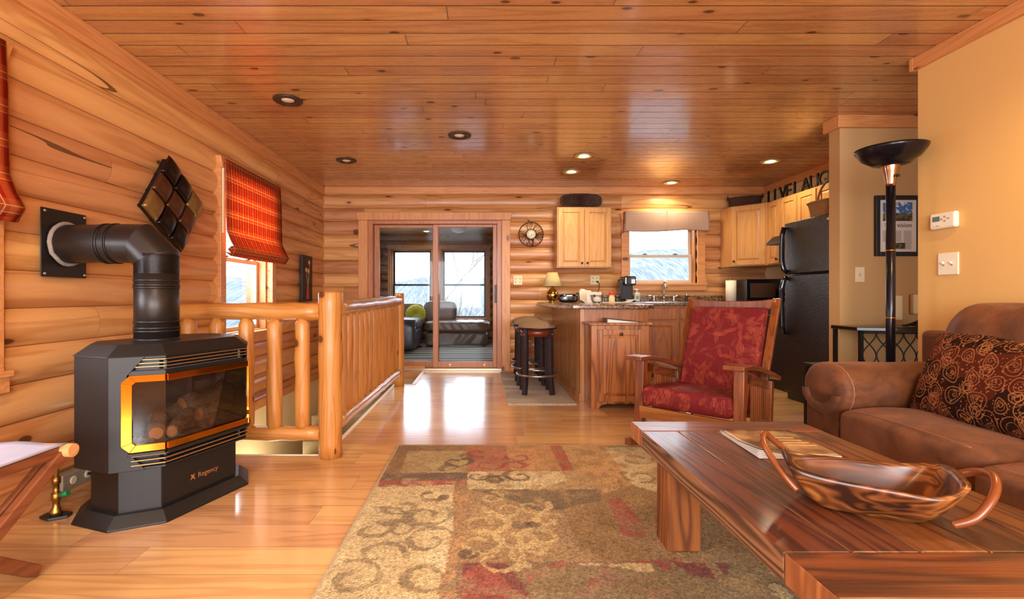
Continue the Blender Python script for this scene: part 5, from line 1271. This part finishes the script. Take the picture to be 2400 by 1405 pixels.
# ------------------------------------------------------------------ rocking chair
m_rw = wood('rocker_oak', '#86461c', '#4c220d', 'Z', 'X', rough=.3, ringf=6, scale=1.3, coat=.25, bump=.25); m_rwy = wood('rocker_oak_y', '#7c4020', '#46200f', 'Y', 'X', rough=.3, ringf=6, scale=1.3, coat=.25, bump=.2)
def leaf_cols(P):
    base = LIN('#661014'); lf = LIN('#843622'); col = np.tile(base, (len(P), 1)); col *= (.9+.2*vnoise(P, 160, 2))[:, None]
    g = np.random.default_rng(12); W, Hh = P.max(0)
    for i in range(int(W*Hh*400)):
        c = np.array([g.uniform(0, W), g.uniform(0, Hh)]); a = g.uniform(0, PI*2); L_ = g.uniform(.034, .05); wd = L_*.27; ca, sa = math.cos(a), math.sin(a)
        q = P-c; x = q[:, 0]*ca+q[:, 1]*sa; y = -q[:, 0]*sa+q[:, 1]*ca + 4*x*x*(1 if i % 2 else -1)
        t_ = np.clip(np.abs(x)/L_, 0, 1); ww = wd*(1-t_**2)*(1-.3*x/L_); m = (np.abs(x) < L_) & (np.abs(y) < ww)
        rib = np.abs(y) < .0012; hatch = np.sin((x*1.0+np.abs(y)*1.6)*900) > -.1; fill = m & (hatch | (np.abs(y) > ww-.0022)) & ~rib
        col[fill] = lf*(.8+.45*g.random())
        stem = (x < -L_) & (x > -L_*1.9) & (np.abs(y) < .0012); col[stem] = lf*.8
    return col
m_leaf = vcol('leaf_fabric', .75, .25, 400, 0, .3)
rk = thing('rocking_chair', 'oak mission rocking chair with red leaf-patterned cushions', 'rocking chair', (1.425, 3.115, .0045), R(-46))
hw = .30
for sg in (-1, 1):
    x = sg*hw
    # rocker runner
    n_ = 16; pts = [(-.42+.95*i/n_) for i in range(n_+1)]; low = [(y_, .012+.22*max(0, abs(y_-.02)-.0)**2*1.0) for y_ in pts]
    poly = low+[(y_, z_+.045) for y_, z_ in low[::-1]]
    MB().prism(poly, x-.02, x+.02, 'x').obj('rocker', m_rwy, rk, bevel=.003)
    MB().hexa([(x-.028, -.30, .055), (x+.028, -.30, .055), (x+.028, -.245, .055), (x-.028, -.245, .055), (x-.028, -.265, .575), (x+.028, -.265, .575), (x+.028, -.21, .575), (x-.028, -.21, .575)]).obj('leg', m_rw, rk, bevel=.004)
    MB().hexa([(x-.025, .22, .05), (x+.025, .22, .05), (x+.025, .27, .05), (x-.025, .27, .05), (x-.025, .25, .455), (x+.025, .25, .455), (x+.025, .30, .445), (x-.025, .30, .445)]).obj('leg', m_rw, rk, bevel=.004)
    MB().prism([(-.24, .20), (.25, .16), (.25, .22), (-.24, .26)], x-.012, x+.012, 'x').obj('lower_rail', m_rwy, rk, bevel=.003)
    MB().prism([(-.24, .50), (.27, .395), (.27, .445), (-.24, .565)], x-.012, x+.012, 'x').obj('upper_rail', m_rwy, rk, bevel=.003)
    for k in range(7):
        y_ = -.05+k*.038; MB().box(x-.007, x+.007, y_-.009, y_+.009, .20, .49-.19*(y_+.24)+.02).obj('slat', m_rw, rk, bevel=.002)
    # corbel
    MB().prism([(-.21, .56), (-.08, .53), (-.12, .47), (-.16, .38), (-.18, .30), (-.21, .27)], x-.012, x+.012, 'x').obj('corbel', m_rw, rk, bevel=.003)
    # bowed arm
    tp_ = [(-.36, .580), (-.22, .577), (-.05, .548), (.12, .508), (.24, .478), (.33, .452)]
    ar = MB().prism([(a_, b_+.028) for a_, b_ in tp_]+[(a_, b_) for a_, b_ in tp_[::-1]], x-.058, x+.058, 'x').obj('armrest', m_rwy, rk, bevel=.006, seg=3)
    MB().box(x-.012, x+.012, -.30, -.285, .56, .60)
    # back posts
    MB().hexa([(sg*.265-.024, .17, .22), (sg*.265+.024, .17, .22), (sg*.265+.024, .205, .22), (sg*.265-.024, .205, .22), (sg*.285-.024, .50, .975), (sg*.285+.024, .50, .975), (sg*.285+.024, .535, .975), (sg*.285-.024, .535, .975)]).obj('back_post', m_rw, rk, bevel=.004)
MB().box(-.29, .29, -.295, -.27, .21, .285).obj('front_rail', wood('rocker_oak_x', '#a86a32', '#6a3818', 'X', 'Z', rough=.3, ringf=6, coat=.2), rk, bevel=.004)
MB().box(-.29, .29, .235, .26, .20, .27).obj('rear_rail', m_rw, rk, bevel=.004)
def crest(u): return .955+.022*math.cos(u*PI)*0+.02*(abs(u)**3)
poly = [(-.285+.57*i/16, crest(-1+2*i/16)) for i in range(17)]+[(.285, .90), (-.285, .90)]
o = MB().prism(poly, -.016, .016, 'y').obj('crest_rail', m_rw, rk, bevel=.004); o.matrix_local = Matrix.Translation((0, .505, 0))
MB().box(-.25, .25, .165, .195, .27, .32).obj('lower_back_rail', m_rw, rk, bevel=.003)
def slab(name, w0, l0, th0, nx, ny, mat, colfn, M):   # soft slab, pattern on top and sides; local x width, y length, z thickness
    U, V = np.meshgrid(np.linspace(-1, 1, nx+1), np.linspace(-1, 1, ny+1), indexing='ij'); u = U.ravel(); v = V.ravel()
    k = .10; du = np.clip((np.abs(u)-(1-k))/k, 0, 1); dv = np.clip((np.abs(v)-(1-k*w0/l0))/(k*w0/l0), 0, 1); dd = np.clip(np.sqrt(du**2+dv**2), 0, 1)
    z = th0/2*np.sqrt(1-dd**2)*(1+.10*np.cos(u*1.4)*np.cos(v*1.4)); x = u*w0/2; y = v*l0/2; nv = len(u)
    top = np.stack([x, y, z+.002*np.sin(y*60)], 1); bot = np.stack([x, y, -z*.9], 1)
    idx = np.arange(nv).reshape(nx+1, ny+1); q = np.stack([idx[:-1, :-1], idx[1:, :-1], idx[1:, 1:], idx[:-1, 1:]], -1).reshape(-1, 4)
    F = np.vstack([q, (q+nv)[:, ::-1]]); me = bpy.data.meshes.new(name); me.from_pydata(np.vstack([top, bot]).tolist(), [], F.tolist()); me.polygons.foreach_set('use_smooth', np.ones(len(F), bool)); me.materials.append(mat)
    me.transform(M); o = bpy.data.objects.new(name, me); COL.objects.link(o); o.parent = rk
    zs_ = (th0/2-z)*np.where(dv > 0, np.sign(y), 0); zx_ = (th0/2-z)*np.where((du > 0) & (dv <= 0), np.sign(x), 0)
    c = colfn(np.stack([x+w0/2+zx_+.1, y+l0/2+zs_+.1], 1)); c2 = colfn(np.stack([x+w0/2+.1+np.where((du > 0) & (dv <= 0), np.sign(x)*(th0/2+z), 0), y+l0/2+.1+np.where(dv > 0, np.sign(y)*(th0/2+z), 0)], 1)); set_pattern(o, np.vstack([c, c2])); return o
# back cushion: lies in the plane of the back posts
bx = Vector((1, 0, 0)); by = (Vector((0, .50, .975))-Vector((0, .17, .22))).normalized(); bz = bx.cross(by)
Mb = Matrix((( bx.x, by.x, -bz.x*-1, 0), (bx.y, by.y, bz.y, .325), (bx.z, by.z, bz.z, .615), (0, 0, 0, 1)))
slab('back_cushion', .50, .64, .075, 230, 290, m_leaf, leaf_cols, Mb)
Ms = Matrix.Translation((0, -.045, .335)) @ Matrix.Rotation(R(-4), 4, 'X')
sc_ = slab('seat_cushion', .55, .52, .13, 250, 240, m_leaf, leaf_cols, Ms)

# ------------------------------------------------------------------ coffee table
m_ct = wood('rustic_plank', '#7c4420', '#3c1a0a', 'Y', 'X', .152, .65, 0, rough=.42, ringf=8, knots=.35, kscale=3.0, var=.5, grain=1.4, bump=.6, coat=.2)
m_ctx = wood('rustic_plank_x', '#8a4a22', '#43200e', 'X', 'Y', None, 0, 0, rough=.42, ringf=8, knots=.4, kscale=3.0, grain=1.4, bump=.6, coat=.2)
m_cts = wood('rustic_side', '#a0744e', '#43281a', 'Y', 'Z', None, 0, 0, rough=.5, ringf=14, knots=.2, grain=1.5, bump=.6)
m_ctl = wood('rustic_leg', '#a0602a', '#54280f', 'Z', 'X', rough=.45, ringf=7, grain=1.4, bump=.6)
m_end = wood('rustic_end_grain', '#b87840', '#7a421c', 'Z', 'Y', rough=.6, ringf=10, grain=1.3, scale=.6)
tb = thing('coffee_table', 'long rustic reclaimed plank coffee table on the rug', 'coffee table', (0, 0, 0))
TZ = .445; x0, x1 = .652, 1.40; yn, yfz = .885, 2.13
pw = (x1-x0)/5; 
for k in range(5):
    a, b_ = x0+k*pw, x0+(k+1)*pw; MB().box(a+.0012, b_-.0012, yn+.162, yfz-.152, TZ-.07, TZ-random.uniform(0, .0015)).obj('plank', m_ct, tb, bevel=.004)
for nm, a, b_ in (('end_board', yn, yn+.16), ('end_board', yfz-.15, yfz)):
    o = MB().box(x0+.001, x1-.001, a, b_, TZ-.07, TZ-.0005).obj(nm, m_ctx, tb, bevel=.004)
    o.data.materials.append(m_end)
    for p in o.data.polygons:
        if abs(p.normal.x) > .9: p.material_index = 1
for o in tb.children:
    if o.name.startswith('plank'):
        o.data.materials.append(m_cts)
        for p in o.data.polygons:
            if abs(p.normal.x) > .9: p.material_index = 1
for x in (.71, 1.23):
    for y in (.935, 1.85): MB().box(x, x+.13, y, y+.12, .0158, TZ-.07).obj('leg', m_ctl, tb, bevel=.008, seg=3)
# magazine
m_pg = plain('page_edge', '#d8d4cc', .6); t = NT('magazine_cover'); n = t.noise(t.coord(), 9, 4); t.set(t.ramp(n, [(.35, '#5a4a3c'), (.5, '#8a6a48'), (.65, '#b89a70')]), .25); m_cov = t.m
mg = thing('magazine', 'magazine with brown cover and curled corner on the coffee table', 'magazine', (1.085, 1.79, TZ+.0005), R(-3))
def mgf(z0, cu): return lambda u, v: (-.135+.27*u, -.155+.31*v, z0+cu*.03*max(0, .35-u)*max(0, .5-v)*4)
for k in range(5):
    o = MB().surf(mgf(.002+.0024*k, .2*k), 12, 12).obj('pages', m_pg, mg); o.modifiers.new('s', 'SOLIDIFY').thickness = .0016
o = MB().surf(mgf(.0145, 1.0), 12, 12).obj('cover', m_cov, mg); o.modifiers.new('s', 'SOLIDIFY').thickness = .001
for k in range(4): MB().box(.02, .12-.01*k, -.05+.03*k, -.04+.03*k, .0147, .0152).obj('cover_lettering', plain('cover_letter', '#e0a860', .5), mg)

# ------------------------------------------------------------------ carved wooden bowl
t = NT('carved_bowl'); cc_ = t.coord(); sc3 = t.sep(cc_); gcc = t.comb(t.math('MULTIPLY', sc3[0], .45), sc3[1], t.math('MULTIPLY', sc3[2], 1.6)); n = t.noise(gcc, 5.5, 3, .5, .9); r_ = t.math('SINE', t.math('MULTIPLY', t.noise(gcc, 7, 2, .5, .6), 70)); f = t.math('ADD', t.math('MULTIPLY', n, .85), t.math('MULTIPLY', r_, .06))
t.set(t.ramp(f, [(.3, '#2c140a'), (.43, '#6a3a1a'), (.55, '#a0642e'), (.66, '#8a5226'), (.8, '#4e2812')]), .34, spec=.5); t.b.inputs['Coat Weight'].default_value = .15; t.b.inputs['Coat Roughness'].default_value = .2; m_bowl = t.m
bw = thing('carved_bowl', 'carved rustic wooden bowl with branch handles on the coffee table', 'bowl', (1.005, 1.275, TZ+.0005), R(-31))
def bsec(th, k, inner):
    # k: 0 bottom centre .. 1 rim
    ca, sa = math.cos(th), math.sin(th); e = .5
    X = .192*math.copysign(abs(ca)**e, ca)*(1+.04*math.sin(3*th+1)); Y = .122*math.copysign(abs(sa)**e, sa)*(1+.05*math.sin(2*th))
    zr = .092+.016*abs(ca)**3+.010*math.sin(2*th+.5)
    s_ = k**.5 if k < .25 else (.5+.5*((k-.25)/.75))
    s_ = min(1, .58*min(1, k/.3)+.42*max(0, (k-.3)/.7)**.8)
    z = 0 if k < .3 else zr*((k-.3)/.7)**1.25
    if inner: s_ *= .93; z = .012+(zr-.012+.002)*(((k-.3)/.7)**1.25 if k > .3 else 0)
    tw = .004*math.sin(5*th+k*4)
    return ((X+tw)*s_, (Y+tw)*s_, z)
vs_ = []; NU = 96; ks = [i/14 for i in range(1, 15)]
mb = MB(); rings = [[bsec(2*PI*j/NU, k, False) for j in range(NU)] for k in ks]+[[bsec(2*PI*j/NU, k, True) for j in range(NU)] for k in ks[::-1]]
vs_ = [p for r_ in rings for p in r_]; fs_ = [(i*NU+j, i*NU+(j+1) % NU, (i+1)*NU+(j+1) % NU, (i+1)*NU+j) for i in range(len(rings)-1) for j in range(NU)]
fs_ += [tuple(range(NU))[::-1], tuple((len(rings)-1)*NU+j for j in range(NU))]; mb.add(vs_, fs_, True); mb.obj('body', m_bowl, bw)
m_hnd = plain('handle_branch', '#743c1a', .28, 0, .5, noise=.2, nscale=30)
def hand(pts, r0):   # smooth catmull
    P_ = [Vector(p) for p in pts]; out = []
    for i in range(len(P_)-1):
        a, b_, c_, d_ = P_[max(i-1, 0)], P_[i], P_[i+1], P_[min(i+2, len(P_)-1)]
        for k in range(6):
            u = k/6; out.append(.5*((2*b_)+(c_-a)*u+(2*a-5*b_+4*c_-d_)*u*u+(3*b_-a-3*c_+d_)*u**3))
    out.append(P_[-1]); return MB().tube(out, r0, 14)
hand([(-.15, -.090, .04), (-.185, -.078, .08), (-.225, -.04, .135), (-.225, .01, .155), (-.205, .05, .13), (-.17, .075, .095)], .0085).obj('handle', m_hnd, bw)
hand([(.15, -.098, .025), (.19, -.095, .05), (.228, -.065, .10), (.24, -.015, .128), (.222, .035, .12), (.175, .06, .09)], .0095).obj('handle', m_hnd, bw)

# ------------------------------------------------------------------ area rug
RX0, RX1, RY0, RY1 = -.558, 1.64, .35, 3.195
nx, ny = 430, 480
U, V = np.meshgrid(np.linspace(RX0, RX1, nx+1), np.linspace(RY0, RY1, ny+1), indexing='ij'); px = U.ravel(); py = V.ravel()
P = np.stack([px, py], 1); jit = np.stack([vnoise(P, 90, 1)-.5, vnoise(P, 90, 2)-.5], 1)*.012; Q = P+jit
def fw(pts):     # survey points of the pattern turned to floor metres
    r_ = []
    for X, Y in pts:
        u = 740+X/2.927; v = 1030+Y/2.927; yy = 1133/(v-693); r_.append(((u-1130)*yy/1133, yy))
    return np.array(r_)
def inside(Q, poly):
    x, y = Q[:, 0], Q[:, 1]; c = np.zeros(len(Q), bool); n = len(poly); j = n-1
    for i in range(n):
        xi, yi = poly[i]; xj, yj = poly[j]; m = ((yi > y) != (yj > y)) & (x < (xj-xi)*(y-yi)/(yj-yi+1e-12)+xi); c ^= m; j = i
    return c
col = np.tile(LIN('#9a7c54'), (len(P), 1))
def paint(poly, c, raw=False):
    m = inside(Q, np.array(poly) if raw else fw(poly)); k = 1.0 if raw else (.35+.6*np.clip((vnoise(Q, 22, 51)-.2)*3, 0, 1))[m][:, None]; col[m] = col[m]*(1-k)+LIN(c)*k
big = lambda x0, x1, y0, y1: [(x0, y0), (x1, y0), (x1, y1), (x0, y1)]
paint(big(-.6, -.14, .3, 2.62), '#c4ac7c', True)                     # left cream field
paint(big(-.145, -.07, .3, 2.45), '#a8845a', True)                     # tan strip
paint(big(-.07, .42, 1.6, 2.50), '#a2845a', True)
paint([(480, 60), (1040, 55), (1040, 95), (635, 95), (580, 250), (440, 250)], '#8a6a48')
paint([(635, 95), (1040, 95), (1040, 245), (578, 250)], '#aa9464')
paint([(1040, 50), (1300, 50), (1340, 240), (1040, 245)], '#a86a50')
paint([(1300, 50), (1620, 50), (1690, 232), (1340, 240)], '#bb8a5a')
paint([(1600, 50), (1680, 50), (1778, 230), (1690, 235)], '#a85a48')
paint([(1680, 50), (1990, 50), (2180, 330), (1960, 400), (1700, 350), (1690, 235), (1778, 230)], '#c09a68')
paint([(460, 250), (1040, 245), (1040, 300), (440, 305)], '#6f5a48')
paint([(440, 300), (1040, 295), (1040, 328), (420, 348)], '#9a5244')
paint([(1040, 240), (1690, 235), (1725, 300), (1530, 362), (1040, 362)], '#cbb888')
paint([(1690, 235), (1725, 300), (1530, 362), (1540, 420), (1960, 400), (1930, 300), (1800, 240)], '#b09468')
paint([(1060, 362), (1960, 362), (1960, 440), (1560, 530), (1380, 450), (1200, 400)], '#7a684c')
paint([(1985, 75), (2420, 60), (2500, 400), (2320, 378), (2180, 335)], '#c8b68c')
paint([(960, 870), (1440, 860), (1800, 870), (2500, 850), (2600, 1120), (960, 1120)], '#8a6a50')
paint([(1000, 950), (1250, 930), (1500, 960), (1500, 1120), (990, 1120)], '#9a6450')
paint([(1600, 880), (1720, 870), (1900, 960), (2000, 1040), (1700, 1040)], '#9c5e4c')
paint([(2000, 430), (2090, 420), (2210, 560), (2280, 660), (2250, 700), (2100, 690), (2060, 560)], '#9c5c48')
paint([(2200, 860), (2500, 840), (2600, 1000), (2300, 1050)], '#984c40')
paint([(800, 380), (940, 380), (950, 560), (900, 870), (880, 940), (700, 900), (760, 600), (880, 540)], '#d2be8e')
paint([(1720, 560), (1960, 500), (2050, 560), (2100, 700), (2300, 780), (2300, 860), (1860, 860), (1780, 700)], '#927448')
# lower speckled part
m = (py < 1.78) & (px > -.07) & (vnoise(Q, 18, 40) > .3); v1 = vnoise(Q, 5, 21); col[m & (v1 > .5)] = LIN('#7d4a40'); col[m & (v1 <= .5)] = LIN('#8a7450'); col[m & (v1 > .68)] = LIN('#985444'); col[m & (v1 < .25)] = LIN('#c0a878')
def scrolls(items, c, th):
    for cx, cy, r0, r1, a0, tr_, fl2 in items:
        L_ = spiral(cx, cy, r0, r1, a0, tr_, 26, fl2); lo = L_.min(0)-.05; hi = L_.max(0)+.05; idx = np.nonzero(np.all((Q > lo) & (Q < hi), 1))[0]
        if not len(idx): continue
        d = polydist(Q[idx], L_); w_ = th*(.2+1.5*vnoise(Q[idx], 16, 4)); m_ = d < w_; k_ = (.55+.4*vnoise(Q[idx[m_]], 25, 7))[:, None]; col[idx[m_]] = col[idx[m_]]*(1-k_)+LIN(c)*k_
S = lambda X, Y: fw([(X, Y)])[0]
def sc(X, Y, r0, r1, a0, tr_, f=1): q = S(X, Y); return (q[0], q[1], r0, r1, a0, tr_, f)
scrolls([sc(760, 540, .03, .12, 0, 1.1), sc(600, 480, .02, .10, 2, .8, -1), sc(470, 570, .03, .13, 4, .7), sc(780, 720, .03, .12, 1, 1.1, -1), sc(560, 640, .02, .09, 3, .9), sc(760, 960, .04, .12, .5, 1, 1), sc(380, 640, .02, .1, 2, .8), sc(250, 980, .03, .12, 2, 1), sc(420, 820, .02, .11, 5, .8, -1)], '#8a7654', .013)
scrolls([sc(780, 400, .02, .08, 2.2, .6)], '#6f5a44', .018)
scrolls([sc(960, 170, .02, .10, 1, .9), sc(1010, 130, .01, .06, 3, .7, -1), sc(940, 215, .01, .07, 5, .8)], '#5f5040', .016)
scrolls([sc(1180, 190, .02, .10, 1, .9), sc(1400, 140, .02, .09, 2, .9, -1), sc(1380, 200, .02, .08, 4, .8), sc(1110, 110, .02, .08, 0, .8)], '#95483c', .012)
scrolls([sc(1110, 270, .02, .07, 1, .9), sc(1400, 270, .02, .09, 2, 1, -1), sc(1225, 300, .0, .05, 0, 1.4), sc(1225, 300, .02, .09, 3.5, .5, -1), sc(1225, 305, .02, .09, -.5, .5, 1)], '#6a563c', .013)
scrolls([sc(1150, 600, .03, .12, 0, 1.2), sc(1400, 700, .03, .13, 2, 1.2, -1), sc(1120, 740, .03, .11, 1, 1.1), sc(1300, 500, .02, .10, 3, 1, -1), sc(1550, 700, .03, .11, 4, 1.1), sc(1500, 800, .02, .1, 5, .9), sc(1200, 420, .02, .07, 2, .9), sc(1480, 480, .02, .09, 1, .9), sc(1230, 850, .02, .12, 2, .8), sc(1600, 580, .02, .08, 0, .9, -1)], '#c2a872', .012)
scrolls([sc(2200, 150, .04, .10, 0, 1), sc(2230, 275, .04, .10, 3, 1.1, -1)], '#8a7a54', .013)
scrolls([sc(1390, 605, .0, .03, 0, 1), sc(1490, 605, .0, .02, 0, 1), sc(1040, 810, .0, .04, 0, 1)], '#5c4a3a', .012)
sp_ = rng.random(len(P)); sp2 = vnoise(P, 150, 8)
amt = np.where(py < 2.6, .75, .3); col *= (1+(sp2-.5)*amt)[:, None]; darkspk = (sp_ > .86); col[darkspk] *= .62; col *= 1.28; w3 = vnoise(P, 11, 33); col[:] = col*(.86+.28*w3)[:, None]
edge_ = (px < RX0+.012) | (py > RY1-.012); col[edge_] = LIN('#c8b48c')
zz_ = .012+.003*(vnoise(P, 120, 6)); V_ = np.stack([px, py, zz_], 1)
idx = np.arange(len(P)).reshape(nx+1, ny+1); q = np.stack([idx[:-1, :-1], idx[1:, :-1], idx[1:, 1:], idx[:-1, 1:]], -1).reshape(-1, 4)
bnd = np.concatenate([idx[:, 0], idx[-1, 1:], idx[-2::-1, -1], idx[0, -2:0:-1]]); nb = len(bnd); low = V_[bnd].copy(); low[:, 2] = .0; n0 = len(V_)
side = [(int(bnd[(i+1) % nb]), int(bnd[i]), n0+i, n0+(i+1) % nb) for i in range(nb)]
me = bpy.data.meshes.new('area_rug'); me.from_pydata(np.vstack([V_, low]).tolist(), [], q.tolist()+side); me.polygons.foreach_set('use_smooth', np.ones(len(me.polygons), bool))
m_rug = vcol('rug_pile', 1.0, 1.0, 200, .1, .05, .012, .45); me.materials.append(m_rug); o = bpy.data.objects.new('area_rug', me); COL.objects.link(o)
set_pattern(o, np.vstack([col, np.tile(LIN('#b8a47c'), (nb, 1))])); tag(o, 'large tan area rug with patchwork scrolls and rose patches', 'rug')
